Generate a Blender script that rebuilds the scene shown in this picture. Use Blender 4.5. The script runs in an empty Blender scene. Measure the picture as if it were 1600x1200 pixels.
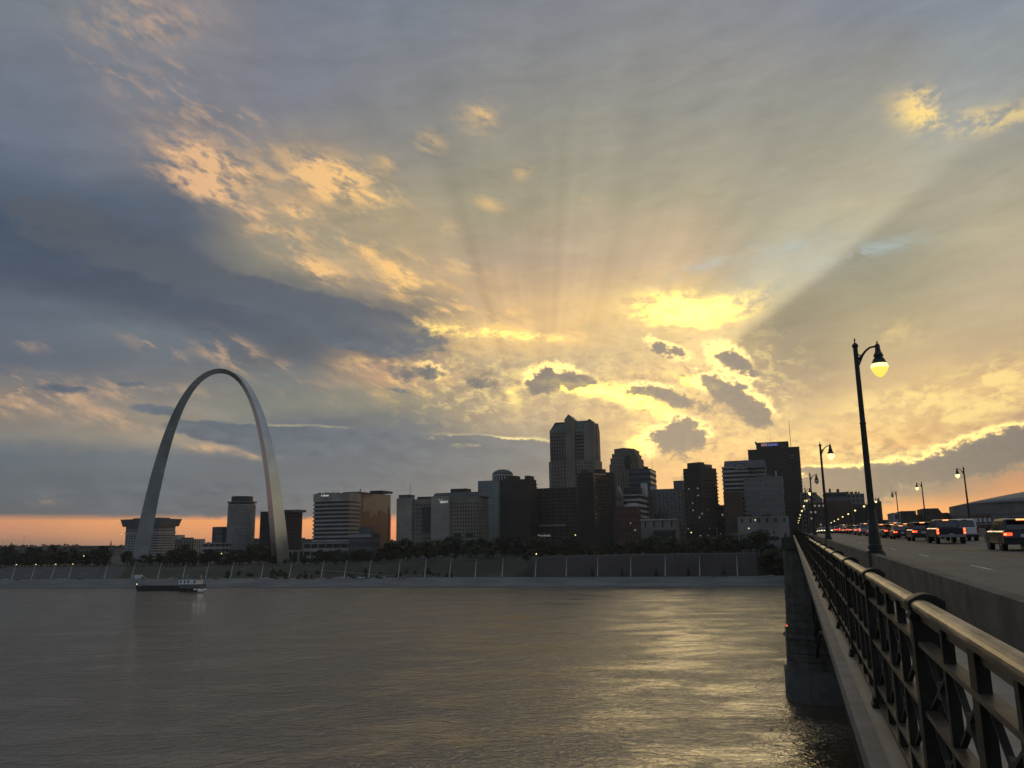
import bpy, bmesh, math, random
from mathutils import Vector, Matrix
SC = bpy.context.scene
COL = SC.collection
RND = random.Random(7)
PI = math.pi

# ---------------------------------------------------------------- camera
F, HC, ROLL, VPX, EYE = 1260.0, 848.0, math.radians(0.9), 1237.0, 30.0
PITCH = math.radians(11.1336); PSI = math.radians(-18.6396)
_fw = Vector((math.sin(PSI)*math.cos(PITCH), math.cos(PSI)*math.cos(PITCH), math.sin(PITCH)))
_rt = Vector((math.cos(PSI), -math.sin(PSI), 0.0)); _up = _rt.cross(_fw)
CR = _rt*math.cos(ROLL) - _up*math.sin(ROLL)
CU = _up*math.cos(ROLL) + _rt*math.sin(ROLL)
cam_d = bpy.data.cameras.new('camera'); cam = bpy.data.objects.new('camera', cam_d); COL.objects.link(cam)
cam_d.sensor_width = 36.0; cam_d.lens = 36.0*F/1600.0; cam_d.clip_start = 0.1; cam_d.clip_end = 20000
m3 = Matrix((CR, CU, -_fw)).transposed()
cam.matrix_world = Matrix.Translation((0, 0, EYE)) @ m3.to_4x4()
SC.camera = cam

def ray(px, py):
    return (CR*((px-800)/F) + CU*((600-py)/F) + _fw).normalized()
def atY(px, py, Y):
    d = ray(px, py); t = Y/d.y
    return Vector((d.x*t, Y, EYE+d.z*t))
def atZ(px, py, Z):
    d = ray(px, py); t = (Z-EYE)/d.z
    return Vector((d.x*t, d.y*t, Z))
def azel(px, py):
    d = ray(px, py)
    return math.degrees(math.atan2(d.x, d.y)), math.degrees(math.asin(d.z))

# ---------------------------------------------------------------- render / view
SC.view_settings.view_transform = 'Standard'; SC.view_settings.look = 'None'
SC.view_settings.exposure = 0; SC.view_settings.gamma = 1; SC.view_settings.use_curve_mapping = False
try: SC.cycles.use_denoising = True
except Exception: pass
SC.cycles.max_bounces = 6; SC.cycles.sample_clamp_indirect = 3.0; SC.cycles.sample_clamp_direct = 12.0

# ---------------------------------------------------------------- node helpers
class V:
    nt = None
    def __init__(s, sock): s.s = sock
    @staticmethod
    def m(op, *a, clamp=False):
        n = V.nt.nodes.new('ShaderNodeMath'); n.operation = op; n.use_clamp = clamp
        for i, x in enumerate(a):
            if isinstance(x, V): V.nt.links.new(x.s, n.inputs[i])
            else: n.inputs[i].default_value = float(x)
        return V(n.outputs[0])
    def __add__(s, o): return V.m('ADD', s, o)
    __radd__ = __add__
    def __sub__(s, o): return V.m('SUBTRACT', s, o)
    def __rsub__(s, o): return V.m('SUBTRACT', o, s)
    def __mul__(s, o): return V.m('MULTIPLY', s, o)
    __rmul__ = __mul__
    def __truediv__(s, o): return V.m('DIVIDE', s, o)
    def __pow__(s, o): return V.m('POWER', s, o)
def clamp01(a): return V.m('ADD', a, 0.0, clamp=True)
def vmax(a, b): return V.m('MAXIMUM', a, b)
def vmin(a, b): return V.m('MINIMUM', a, b)
def sstep(x, a, b):
    n = V.nt.nodes.new('ShaderNodeMapRange'); n.interpolation_type = 'SMOOTHSTEP'
    V.nt.links.new(x.s, n.inputs[0]); n.inputs[1].default_value = a; n.inputs[2].default_value = b
    return V(n.outputs[0])
def comb(x, y, z):
    n = V.nt.nodes.new('ShaderNodeCombineXYZ')
    for i, q in enumerate((x, y, z)):
        if isinstance(q, V): V.nt.links.new(q.s, n.inputs[i])
        else: n.inputs[i].default_value = q
    return n.outputs[0]
def noise(vec, scale, detail=4, rough=.5, dist=0.0, dim='3D'):
    n = V.nt.nodes.new('ShaderNodeTexNoise'); n.noise_dimensions = dim
    V.nt.links.new(vec, n.inputs['Vector'])
    n.inputs['Scale'].default_value = scale; n.inputs['Detail'].default_value = detail
    n.inputs['Roughness'].default_value = rough; n.inputs['Distortion'].default_value = dist
    return V(n.outputs['Fac'])
def lin(c):
    return tuple(((x/255)/12.92 if x/255 <= .04045 else ((x/255+.055)/1.055)**2.4) for x in c)
def mixc(f, a, b, mode='MIX'):
    n = V.nt.nodes.new('ShaderNodeMix'); n.data_type = 'RGBA'; n.blend_type = mode; n.clamp_factor = True
    if isinstance(f, V): V.nt.links.new(f.s, n.inputs[0])
    else: n.inputs[0].default_value = f
    for i, q in ((6, a), (7, b)):
        if isinstance(q, tuple): n.inputs[i].default_value = (*q, 1)
        else: V.nt.links.new(q, n.inputs[i])
    return n.outputs[2]

# ---------------------------------------------------------------- world: evening sky with broken cloud
W = bpy.data.worlds.new('World'); SC.world = W; W.use_nodes = True
V.nt = nt = W.node_tree
for n in list(nt.nodes): nt.nodes.remove(n)
tc = nt.nodes.new('ShaderNodeTexCoord'); sep = nt.nodes.new('ShaderNodeSeparateXYZ')
nt.links.new(tc.outputs['Generated'], sep.inputs[0])
dx, dy, dz = (V(sep.outputs[i]) for i in range(3))
AZ = V.m('ARCTAN2', dx, dy)*57.2958
EL = V.m('ARCSINE', vmax(vmin(dz, .9999), -.9999))*57.2958
SUN_PX = (850, 742)
SUN_AZ, SUN_EL = azel(*SUN_PX)                       # where the rays meet, behind the tallest tower
GAP_AZ, GAP_EL = azel(1075, 560)                       # the bright break in the clouds that lights the river

zc = vmax(dz, 0.0)+0.10
planar = comb(dx/zc, dy/zc, 0.0)                       # a flat cloud layer seen in perspective
sky2 = comb(AZ, EL*1.7, 3.7)                           # low cumulus, by direction
warp1 = noise(comb(AZ*.9+EL*.45, EL*2.2, 1.0), .075, 4, .6)
warp2 = noise(comb(AZ*.9+EL*.45, EL*2.2, 9.0), .085, 4, .6)
wA = AZ+(warp1-.5)*7.0
wE = EL+(warp2-.5)*5.5*sstep(EL, 1.5, 8.0)

cols = [
 (0,   [(0,(118,124,132)),(100,(112,118,130)),(200,(104,113,128)),(255,(88,99,115)),(340,(65,77,95)),(430,(68,78,94)),(500,(90,99,112)),(560,(92,100,112)),(615,(138,122,110)),(655,(130,124,118)),(700,(92,102,112)),(760,(84,94,106)),(804,(85,92,102)),(811,(214,152,98)),(832,(190,140,102)),(850,(140,114,98))]),
 (250, [(0,(132,128,132)),(100,(124,126,134)),(200,(124,122,126)),(260,(114,116,122)),(330,(84,94,108)),(420,(68,77,92)),(480,(74,82,97)),(520,(102,110,118)),(570,(98,103,112)),(630,(138,128,115)),(668,(150,138,120)),(712,(100,108,118)),(765,(87,97,108)),(806,(90,94,102)),(812,(238,165,94)),(835,(210,152,98)),(856,(160,124,100))]),
 (450, [(0,(118,123,135)),(150,(122,124,132)),(230,(142,134,124)),(300,(165,146,120)),(380,(152,142,120)),(430,(132,127,114)),(480,(80,88,100)),(540,(82,88,98)),(600,(112,114,113)),(640,(125,126,116)),(672,(88,98,111)),(720,(90,100,112)),(800,(92,98,108)),(813,(245,164,88)),(855,(195,140,95))]),
 (620, [(0,(120,126,136)),(150,(127,128,131)),(250,(136,133,124)),(350,(165,151,120)),(430,(182,164,116)),(480,(104,102,100)),(530,(88,90,95)),(590,(185,154,108)),(620,(145,135,110)),(670,(105,110,112)),(705,(84,94,109)),(770,(89,99,112)),(800,(110,100,105)),(815,(240,152,92)),(855,(200,130,85))]),
 (800, [(0,(126,129,136)),(150,(136,135,130)),(300,(156,149,124)),(400,(174,160,122)),(460,(198,173,118)),(515,(222,188,116)),(560,(188,172,118)),(600,(186,168,116)),(650,(180,162,116)),(700,(112,112,112)),(770,(98,103,112)),(855,(150,120,95))]),
 (1080,[(0,(132,134,139)),(150,(142,140,132)),(300,(163,155,128)),(400,(184,168,124)),(450,(205,183,120)),(490,(225,195,115)),(540,(205,182,115)),(600,(212,180,108)),(680,(225,188,106)),(740,(222,178,100)),(855,(215,160,90))]),
 (1220,[(0,(132,134,140)),(200,(150,146,132)),(350,(162,156,132)),(420,(160,157,138)),(470,(158,150,122)),(520,(145,136,110)),(600,(172,156,110)),(650,(212,184,112)),(720,(236,192,102)),(780,(225,172,100)),(855,(220,160,90))]),
 (1400,[(0,(128,132,142)),(200,(150,146,130)),(300,(160,152,126)),(380,(150,148,128)),(450,(166,156,122)),(550,(192,174,118)),(640,(222,188,112)),(690,(230,184,102)),(725,(155,138,112)),(770,(134,122,108)),(795,(235,165,88)),(825,(240,165,85))]),
 (1600,[(0,(130,137,144)),(200,(150,149,138)),(350,(180,168,136)),(450,(186,176,132)),(550,(188,170,118)),(600,(225,188,115)),(655,(192,158,110)),(700,(142,126,108)),(750,(188,140,92)),(785,(235,162,86)),(825,(225,150,85))]),
]
def ramp(fac, stops):
    n = nt.nodes.new('ShaderNodeValToRGB'); nt.links.new(fac.s, n.inputs[0]); cr = n.color_ramp
    stops = sorted(stops)
    cr.elements[0].position = stops[0][0]; cr.elements[0].color = (*lin(stops[0][1]), 1)
    cr.elements[1].position = stops[-1][0]; cr.elements[1].color = (*lin(stops[-1][1]), 1)
    for p, c in stops[1:-1]:
        e = cr.elements.new(p); e.color = (*lin(c), 1)
    return n.outputs[0]
FE = (wE+6.0)/60.0
base = None; prev = None
for px, rows in cols:
    a0 = azel(px, 600)[0]
    st = [((azel(px, y)[1]+6)/60, (c[0]+4, c[1]-4, c[2]+7) if c[0]-c[2] > 45 else c) for y, c in rows]
    col = ramp(FE, st)
    if base is None: base = col
    else: base = mixc(sstep(wA, prev, a0), base, col)
    prev = a0
# the rest of the sky goes on as dusk: dim blue-grey to the east, the zenith a little lighter
back = ramp((EL+6.0)/60.0, [(0, (70,76,88)), (.12, (88,94,106)), (.3, (110,121,136)), (.6, (122,132,147)), (1, (124,132,142))])
base = mixc(sstep(AZ, -54.0, -88.0), base, back)
base = mixc(sstep(AZ, 72.0, 135.0), base, back)
base = mixc(sstep(EL, 42.0, 75.0), base, lin((118,126,138)))

P3 = comb(AZ, EL, 1.0)
def blob(px, py, rx, ry, rot=0.0):
    c = azel(px, py); r = math.radians(rot)
    ux, uy = math.cos(r)*rx, math.sin(r)*rx
    vx, vy = -math.sin(r)*ry, math.cos(r)*ry
    a = azel(px+ux, py+uy); b = azel(px+vx, py+vy)
    J = Matrix(((a[0]-c[0], b[0]-c[0]), (a[1]-c[1], b[1]-c[1]))).inverted()
    out = []
    for i in range(2):
        n = nt.nodes.new('ShaderNodeVectorMath'); n.operation = 'DOT_PRODUCT'
        nt.links.new(P3, n.inputs[0])
        n.inputs[1].default_value = (J[i][0], J[i][1], -(J[i][0]*c[0]+J[i][1]*c[1]))
        out.append(V(n.outputs['Value']))
    r2 = V.m('MULTIPLY_ADD', out[1], out[1], out[0]*out[0])
    return V.m('POWER', .36788, r2)
def blobs(lst):
    acc = None
    for b in lst:
        k = b[5] if len(b) > 5 else 1.0
        g = blob(*b[:5]) if len(b) > 4 else blob(*b)
        acc = g*k if acc is None else V.m('MULTIPLY_ADD', g, k, acc)
    return acc

# fine streaks in the high veil
n_str = noise(comb(AZ*.35+EL*.22, EL*1.5-AZ*.25, 0.0), .45, 6, .62, .4)
n_fine = noise(comb(AZ*.5+EL*.4, EL*1.2, 5.0), 1.1, 6, .6, .3)
veil = (n_str-.5)*.42+(n_fine-.5)*.16
def scale_col(c, f):
    n = nt.nodes.new('ShaderNodeVectorMath'); n.operation = 'SCALE'
    nt.links.new(c, n.inputs[0]); nt.links.new(f.s, n.inputs[3]); return n.outputs[0]
skyc = scale_col(base, veil*sstep(EL, 1.5, 6.0)+1.0)

# rays fanning out from the hidden sun
ux = (AZ-SUN_AZ)*math.cos(math.radians(15)); uy = EL-SUN_EL
rad = V.m('SQRT', ux*ux+uy*uy)
ang = V.m('ARCTAN2', uy, ux)
n_ray = noise(comb(ang*4.2, 0.0, 2.0), 1.0, 2, .55)
n_ray2 = noise(comb(ang*13.0, rad*.03, 7.0), 1.0, 2, .5)
raym = ((n_ray-.5)*.60+(n_ray2-.5)*.30)*sstep(rad, 1.0, 4.0)*sstep(rad, 38.0, 13.0)*sstep(uy, -3.5, -.5)
ang1 = math.atan2(*reversed([azel(1400, 300)[0]-SUN_AZ, azel(1400, 300)[1]-SUN_EL]))
beam = sstep(ang, ang1-.035, ang1+.01)*sstep(ang, ang1+.24, ang1+.02)*sstep(rad, 9, 15)*sstep(rad, 48, 24)
shade = sstep(ang, ang1+.0, ang1-.045)*sstep(ang, ang1-.42, ang1-.08)*sstep(rad, 13, 17)*sstep(rad, 34, 18)
skyc = scale_col(skyc, raym+beam*.40-shade*.24+1.0)

# clear patches of pale blue high on the right
blu = blobs([(1110,412,60,8,-20), (1230,390,60,12,-14), (1380,385,75,10,-12), (1300,410,90,14,-14,.5)])
skyc = mixc(clamp01(blu*.55*sstep(n_fine, .38, .6)), skyc, lin((168,184,184)))

# sunlit wisps
wn = noise(comb(AZ*.72+EL*.32, EL*1.5+AZ*.40, 2.0), .66, 9, .62, .22)
wis = blobs([(335,255,75,26,20), (525,285,72,30,20,1.2), (330,300,60,22,25,.8), (280,120,40,24,10,.5), (230,25,80,40,0,.4), (160,100,60,22,35,.4),
             (330,180,100,26,15,.5), (430,370,45,22,20,.6), (500,420,45,20,25,.9), (560,385,75,20,20,.8), (640,425,50,20,20,.8),
             (475,330,35,12,10,.9), (700,510,85,26,8,1.1), (760,490,80,26,12,.8), (850,525,110,12,2,.8), (745,185,30,20,0,.4), (670,225,26,20,0,.35),
             (603,255,20,12,20,.4), (765,320,26,10,20,.4), (695,357,24,10,10,.4), (735,420,50,12,10,.5), (905,320,14,10,0,.6), (815,265,16,16,0,.35),
             (370,545,45,13,25,.8), (240,540,50,12,25,.55), (437,575,14,10,0,.7), (475,612,42,14,20,.6), (225,612,70,16,5,.9), (40,606,90,20,8,1.1), (180,655,90,14,8,.6), (30,640,60,12,0,.6), (350,560,50,12,25,.6), (630,450,60,16,15,.7), (420,345,60,16,20,.6), (590,300,30,12,15,.7), (45,535,26,10,15,.5),
             (600,575,60,26,0,.9), (650,600,80,20,0,.9), (20,600,50,10,0,.4), (330,700,40,7,4,.6), (400,712,30,6,4,.5), (75,780,40,8,0,.4), (120,780,30,6,0,.4)])
wisf = wis*sstep(wn, .44, .68)
wisf = wisf+blobs([(335,258,78,26,20,1.2), (525,283,74,28,20,1.3), (470,330,30,12,15,1.0), (290,285,50,12,25,.7), (345,300,60,14,25,.8), (500,425,40,12,25,.8), (630,430,34,12,20,.8), (750,180,30,20,0,.3), (815,270,14,14,0,.25), (230,30,90,40,0,.35)])*sstep(noise(comb(AZ*.8+EL*.25, EL*1.6+AZ*.25, 52.0), .95, 9, .64, .1), .38, .62)
wcol = mixc(sstep(AZ, azel(150,600)[0], azel(750,600)[0]), lin((224,178,134)), lin((255,204,122)))
wcol = mixc(sstep(EL, 28.0, 40.0), wcol, lin((178,158,140)))
skyc = mixc(clamp01(wisf*1.15), skyc, wcol)
wir = blobs([(1440,180,44,26,15,1.1), (1530,190,55,18,-5,1.0), (1445,150,30,16,0,.8), (1370,640,70,26,-8,1.1), (1450,620,60,26,-15,1.1), (1560,590,60,30,-10,1.2),
             (1480,655,90,22,-8,1.0), (1340,700,70,20,-12,1.0), (1450,700,90,12,-10,1.1), (1230,618,10,12,0,1.6), (1560,625,60,20,0,.8), (1270,700,60,18,0,.8), (1600,170,30,16,0,.5),
             (1300,745,60,14,-5,.8), (1360,760,60,8,-8,.5), (1395,520,60,20,0,.35)])
wirf = wir*sstep(noise(comb(AZ*.9-EL*.2, EL*1.5, 12.0), .62, 9, .64, .12), .40, .62)
skyc = mixc(clamp01(wirf), skyc, lin((255,220,136)))

# the bright gap and the lit banks under it
gl_n = noise(comb(AZ, EL*1.8, 21.0), .72, 9, .66, .2)
glow = blobs([(720,517,100,14,3,.8), (690,590,24,8,0,.7), (850,528,90,10,2,.55), (640,515,40,12,10,.4), (1180,470,50,26,-35,.5), (1072,484,66,30,4,1.15), (1120,488,44,22,-22,.8), (1010,475,60,26,0,.5), (1030,500,60,14,0,.5),
              (960,612,90,14,6,1.5), (880,600,60,16,5,1.0), (1010,636,52,16,15,.95), (1092,598,50,12,14,1.5), (1122,562,36,18,10,.8), (1045,655,50,22,0,.35), (1000,690,28,26,0,1.15),
              (800,620,26,22,-30,.7), (1160,540,40,18,0,.2), (1045,545,50,16,10,.3)])
glowf = clamp01(glow*(sstep(gl_n, .36, .60)*.95+.10))
skyc = mixc(clamp01(glowf*.8), skyc, (1.0, .74, .25))
hot = V.m('POWER', sstep(glow*(gl_n*3.0-.55), .20, 1.9), 1.8)
_add = nt.nodes.new('ShaderNodeVectorMath'); _add.operation = 'ADD'
nt.links.new(skyc, _add.inputs[0]); nt.links.new(scale_col(comb(4.6, 3.1, .12), hot), _add.inputs[1]); skyc = _add.outputs[0]

# small dark cumulus with burning rims, and the long grey banks
cn = noise(comb(AZ, EL*1.35, 30.0), .85, 8, .62, .25)
cn2 = noise(comb(AZ, EL*1.2, 40.0), 2.3, 5, .6, .2)
# long soft grey banks
dk = blobs([(540,490,130,20,10,1.1), (600,535,100,24,5,1.1), (330,440,230,34,14,1.0), (120,330,150,60,8,.5), (300,785,340,26,0,.9), (560,780,260,28,0,.9), (800,765,90,46,0,.9),
            (120,745,170,14,3,.5), (330,672,76,13,6,1.0), (440,688,100,20,5,1.2), (570,690,100,20,2,1.2), (660,722,130,28,6,1.2), (800,722,70,26,0,1.1), (745,686,44,7,4,.8), (830,702,36,14,0,.9),
            (245,640,50,11,8,.8), (100,608,60,9,5,.8), (205,600,40,8,0,.6), (120,700,160,20,4,.5), (620,610,40,6,8,.6)])
dkf = sstep(dk+((n_str-.5)*1.1+(cn-.5)*1.0)*clamp01(dk*2.0), .34, .72)
dcol = mixc(sstep(n_fine, .3, .7), lin((78,88,103)), lin((96,106,118)))
dcol = mixc(sstep(EL, 20.0, 10.5), lin((82,87,96)), dcol)
skyc = mixc(dkf*.92, skyc, dcol)
edge = sstep(dk+((n_str-.5)*1.1+(cn-.5)*1.0)*clamp01(dk*2.0), .18, .36)*sstep(dk+((n_str-.5)*1.1+(cn-.5)*1.0)*clamp01(dk*2.0), .55, .38)
skyc = mixc(clamp01(edge*blobs([(795,690,60,9,0,1.4), (440,670,40,5,5,.5), (520,672,60,5,5,.5), (700,684,30,6,0,.4)])), skyc, (1.0, .82, .32))
scud_n = noise(comb(AZ*.9, EL*1.5+AZ*.12, 61.0), 1.0, 9, .66, .25)
scud_m = blobs([(900,600,200,45,5,1.0), (1120,610,130,75,20,1.0), (715,600,70,40,8,.7), (1350,720,160,50,-6,.9), (1080,700,150,40,5,.8), (1200,560,60,40,20,.4), (760,640,120,30,0,.45)])
skyc = mixc(clamp01(sstep(scud_n, .50, .66)*clamp01(scud_m)*.62), skyc, mixc(sstep(AZ, azel(620,600)[0], azel(820,600)[0]), lin((118,112,108)), lin((140,122,98))))
skyc = mixc(clamp01(sstep(scud_n, .50, .40)*sstep(scud_n, .30, .39)*clamp01(scud_m)*.50), skyc, lin((255,222,132)))
cfield = blobs([(862,590,32,20,0,1.25), (905,597,26,13,8,1.05), (840,606,18,14,0,1.0), (755,596,28,17,0,1.1), (672,580,24,14,15,1.0), (628,584,30,14,20,.8),
                (1050,692,44,26,8,1.35), (1075,670,32,20,20,.9), (1010,612,46,12,6,1.1), (1150,622,50,22,28,1.25), (1182,652,30,14,22,1.0), (1030,545,26,13,30,1.0), (1062,552,18,10,20,.8),
                (1135,556,34,18,25,1.0), (1165,574,26,13,25,.8), (1075,632,56,13,20,.85), (1110,600,30,12,30,.8),
                (1470,735,150,24,-8,1.2), (1560,700,90,24,-8,1.2), (1340,745,90,15,-8,.9), (1590,690,50,30,0,.6), (1300,752,70,18,-4,.8), (1330,770,90,22,0,.9), (1085,752,40,14,0,.8), (1260,735,50,7,4,.7),
                (1200,772,60,16,0,.5), (1385,560,30,7,10,.35)])
cm = clamp01(cfield*1.9)
cf = cfield+((cn-.5)*2.5+(cn2-.5)*1.0)*cm
body = sstep(cf, .34, .86)
upper = sstep(blobs([(862,572,62,14,0,1.2), (838,590,20,22,0,1.0), (672,566,34,12,15,1.1), (1062,662,60,15,14,1.2), (1010,688,20,30,0,1.0), (1160,604,80,18,30,1.2), (1010,598,56,9,4,.8), (1125,540,46,22,20,1.4), (1030,535,30,12,30,1.2),
                    (1450,704,210,18,-10,1.1), (1590,672,50,12,0,.6), (1300,735,60,8,-4,.5), (1105,590,60,18,10,1.2)]), .10, .6)
rim = sstep(cf, .10, .42)*sstep(cf, .84, .44)*upper
near = sstep(AZ, azel(620,600)[0], azel(900,600)[0])
ccol = mixc(near, lin((92,98,106)), lin((112,102,92)))
ccol = mixc(sstep(AZ, azel(1180,600)[0], azel(1330,600)[0]), ccol, lin((134,122,108)))
ccol = mixc(sstep(cn2, .42, .68)*.55, ccol, lin((176,146,104)))
ccol = mixc(sstep(cf, .70, 1.15)*.65, ccol, lin((90,91,97)))
skyc = mixc(body*(clamp01(sstep(EL, 1.0, 2.0)))*.95, skyc, ccol)
skyc = mixc(rim, skyc, mixc(sstep(AZ, azel(600,600)[0], azel(760,600)[0]), lin((235,190,130)), (1.5, 1.05, .34)))

nis = nt.nodes.new('ShaderNodeTexSky'); nis.sky_type = 'NISHITA'; nis.sun_disc = False
nis.sun_elevation = math.radians(GAP_EL); nis.sun_rotation = math.radians(GAP_AZ)
clear = scale_col(nis.outputs[0], V.m('MULTIPLY', 0.0, 1.0)+.006)
addn = nt.nodes.new('ShaderNodeVectorMath'); addn.operation = 'ADD'
nt.links.new(skyc, addn.inputs[0]); nt.links.new(clear, addn.inputs[1])
bg = nt.nodes.new('ShaderNodeBackground'); nt.links.new(addn.outputs[0], bg.inputs[0]); bg.inputs[1].default_value = 1.0
wo = nt.nodes.new('ShaderNodeOutputWorld'); nt.links.new(bg.outputs[0], wo.inputs[0])
W.cycles.sampling_method = 'MANUAL'; W.cycles.sample_map_resolution = 512

# ---------------------------------------------------------------- sun behind the clouds
sd = bpy.data.lights.new('sun', 'SUN'); sd.energy = 0.16; sd.angle = math.radians(16); sd.color = (1, .78, .45)
sun = bpy.data.objects.new('sun', sd); COL.objects.link(sun)
a, e = math.radians(GAP_AZ), math.radians(GAP_EL)
sun.rotation_euler = Vector((-math.sin(a)*math.cos(e), -math.cos(a)*math.cos(e), -math.sin(e))).to_track_quat('-Z', 'Y').to_euler()

# ================================================================ builders
class MB:
    def __init__(s): s.v = []; s.f = []; s.mi = []; s.cm = 0
    def add(s, vs, fs):
        o = len(s.v); s.v += [tuple(p) for p in vs]
        s.f += [tuple(i+o for i in f) for f in fs]; s.mi += [s.cm]*len(fs); return s
    def box(s, x0, x1, y0, y1, z0, z1):
        return s.add([(x0,y0,z0),(x1,y0,z0),(x1,y1,z0),(x0,y1,z0),(x0,y0,z1),(x1,y0,z1),(x1,y1,z1),(x0,y1,z1)],
                     [(0,3,2,1),(4,5,6,7),(0,1,5,4),(1,2,6,5),(2,3,7,6),(3,0,4,7)])
    def prism(s, pts, z0, z1, top=None):
        n = len(pts); top = top or pts
        return s.add([(x,y,z0) for x,y in pts]+[(x,y,z1) for x,y in top],
                     [tuple(range(n-1,-1,-1)), tuple(range(n,2*n))]+[(i,(i+1)%n,n+(i+1)%n,n+i) for i in range(n)])
    def xprism(s, prof, x0, x1, k=1.0):                # profile in (y,z), extruded along x
        n = len(prof)
        return s.add([(x0,y,z) for y,z in prof]+[(x1,y,z) for y,z in prof],
                     [tuple(range(n)), tuple(range(2*n-1,n-1,-1))]+[(i,n+i,n+(i+1)%n,(i+1)%n) for i in range(n)])
    def yprism(s, prof, y0, y1):                       # profile in (x,z), extruded along y
        n = len(prof)
        return s.add([(x,y0,z) for x,z in prof]+[(x,y1,z) for x,z in prof],
                     [tuple(range(n-1,-1,-1)), tuple(range(n,2*n))]+[(i,(i+1)%n,n+(i+1)%n,n+i) for i in range(n)])
    def bar(s, p, q, w, h=None, up=(0,0,1)):
        p, q = Vector(p), Vector(q); d = (q-p).normalized(); u = Vector(up)
        if abs(d.dot(u)) > .97: u = Vector((0,1,0))
        a = d.cross(u).normalized()*w/2; b = a.cross(d).normalized()*(h or w)/2
        vs = [p-a-b, p+a-b, p+a+b, p-a+b, q-a-b, q+a-b, q+a+b, q-a+b]
        return s.add(vs, [(0,3,2,1),(4,5,6,7),(0,1,5,4),(1,2,6,5),(2,3,7,6),(3,0,4,7)])
    def tube(s, pts, rad, n=8):
        pts = [Vector(p) for p in pts]; rs = rad if isinstance(rad, (list, tuple)) else [rad]*len(pts)
        vs = []; fs = []; u = Vector((0,0,1))
        d0 = (pts[1]-pts[0]).normalized()
        if abs(d0.dot(u)) > .9: u = Vector((1,0,0))
        for i, p in enumerate(pts):
            d = (pts[min(i+1, len(pts)-1)]-pts[max(i-1, 0)]).normalized()
            a = d.cross(u).normalized(); b = d.cross(a).normalized(); u = a.cross(d).normalized()
            vs += [p+(a*math.cos(2*PI*k/n)+b*math.sin(2*PI*k/n))*rs[i] for k in range(n)]
        for i in range(len(pts)-1):
            fs += [(i*n+k, i*n+(k+1)%n, (i+1)*n+(k+1)%n, (i+1)*n+k) for k in range(n)]
        m = (len(pts)-1)*n
        fs += [tuple(range(n-1,-1,-1)), tuple(range(m, m+n))]
        return s.add(vs, fs)
    def lathe(s, prof, n=16, c=(0,0,0)):
        vs = []; fs = []
        for r, z in prof: vs += [(c[0]+r*math.cos(2*PI*k/n), c[1]+r*math.sin(2*PI*k/n), c[2]+z) for k in range(n)]
        for i in range(len(prof)-1):
            fs += [(i*n+k, i*n+(k+1)%n, (i+1)*n+(k+1)%n, (i+1)*n+k) for k in range(n)]
        m = (len(prof)-1)*n
        fs += [tuple(range(n-1,-1,-1)), tuple(range(m, m+n))]
        return s.add(vs, fs)
    def quad(s, a, b, c, d): return s.add([a,b,c,d], [(0,1,2,3)])
    def mesh(s, name, off=(0,0,0), smooth=False, bevel=0, mats=()):
        me = bpy.data.meshes.new(name)
        me.from_pydata([(x-off[0], y-off[1], z-off[2]) for x,y,z in s.v], [], s.f)
        for m in mats: me.materials.append(m)
        me.polygons.foreach_set('material_index', s.mi)
        if bevel:
            bm = bmesh.new(); bm.from_mesh(me); bmesh.ops.recalc_face_normals(bm, faces=bm.faces)
            bmesh.ops.bevel(bm, geom=[e for e in bm.edges if len(e.link_faces) == 2 and e.calc_face_angle(0) > .5], offset=bevel, segments=2, affect='EDGES', clamp_overlap=True)
            bm.to_mesh(me); bm.free()
        if smooth: me.polygons.foreach_set('use_smooth', [True]*len(me.polygons))
        me.update(); return me
    def build(s, name, mat, parent=None, smooth=False, bevel=0, kind=None, label=None):
        off = tuple(parent.matrix_world.translation) if parent is not None and 'world_built' in parent else (0,0,0)
        mats = mat if isinstance(mat, (list, tuple)) else (mat,)
        o = bpy.data.objects.new(name, s.mesh(name, off, smooth, bevel, mats)); COL.objects.link(o)
        if parent is not None: o.parent = parent
        if kind: o['kind'] = kind
        if label: o['label'] = label
        return o
def tag(o, label, cat, group=None):
    o['label'] = label; o['category'] = cat
    if group: o['group'] = group
    return o
def thing(name, label, cat, loc=(0,0,0), group=None):
    o = bpy.data.objects.new(name, None); COL.objects.link(o); o.location = loc
    o.matrix_world = Matrix.Translation(loc); o['world_built'] = 1
    o.empty_display_size = .2
    return tag(o, label, cat, group)
def struct(name, mb, mat, **k): return mb.build(name, mat, None, kind='structure', **k)
KIDS = {}
def kids(o):
    if o.name not in KIDS: KIDS[o.name] = list(o.children)
    return KIDS[o.name]
def copy_tree(o, parent=None, loc=None):
    c = o.copy(); COL.objects.link(c)
    if parent is not None: c.parent = parent
    if loc is not None: c.location = loc
    for ch in kids(o): copy_tree(ch, c)
    return c

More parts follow.
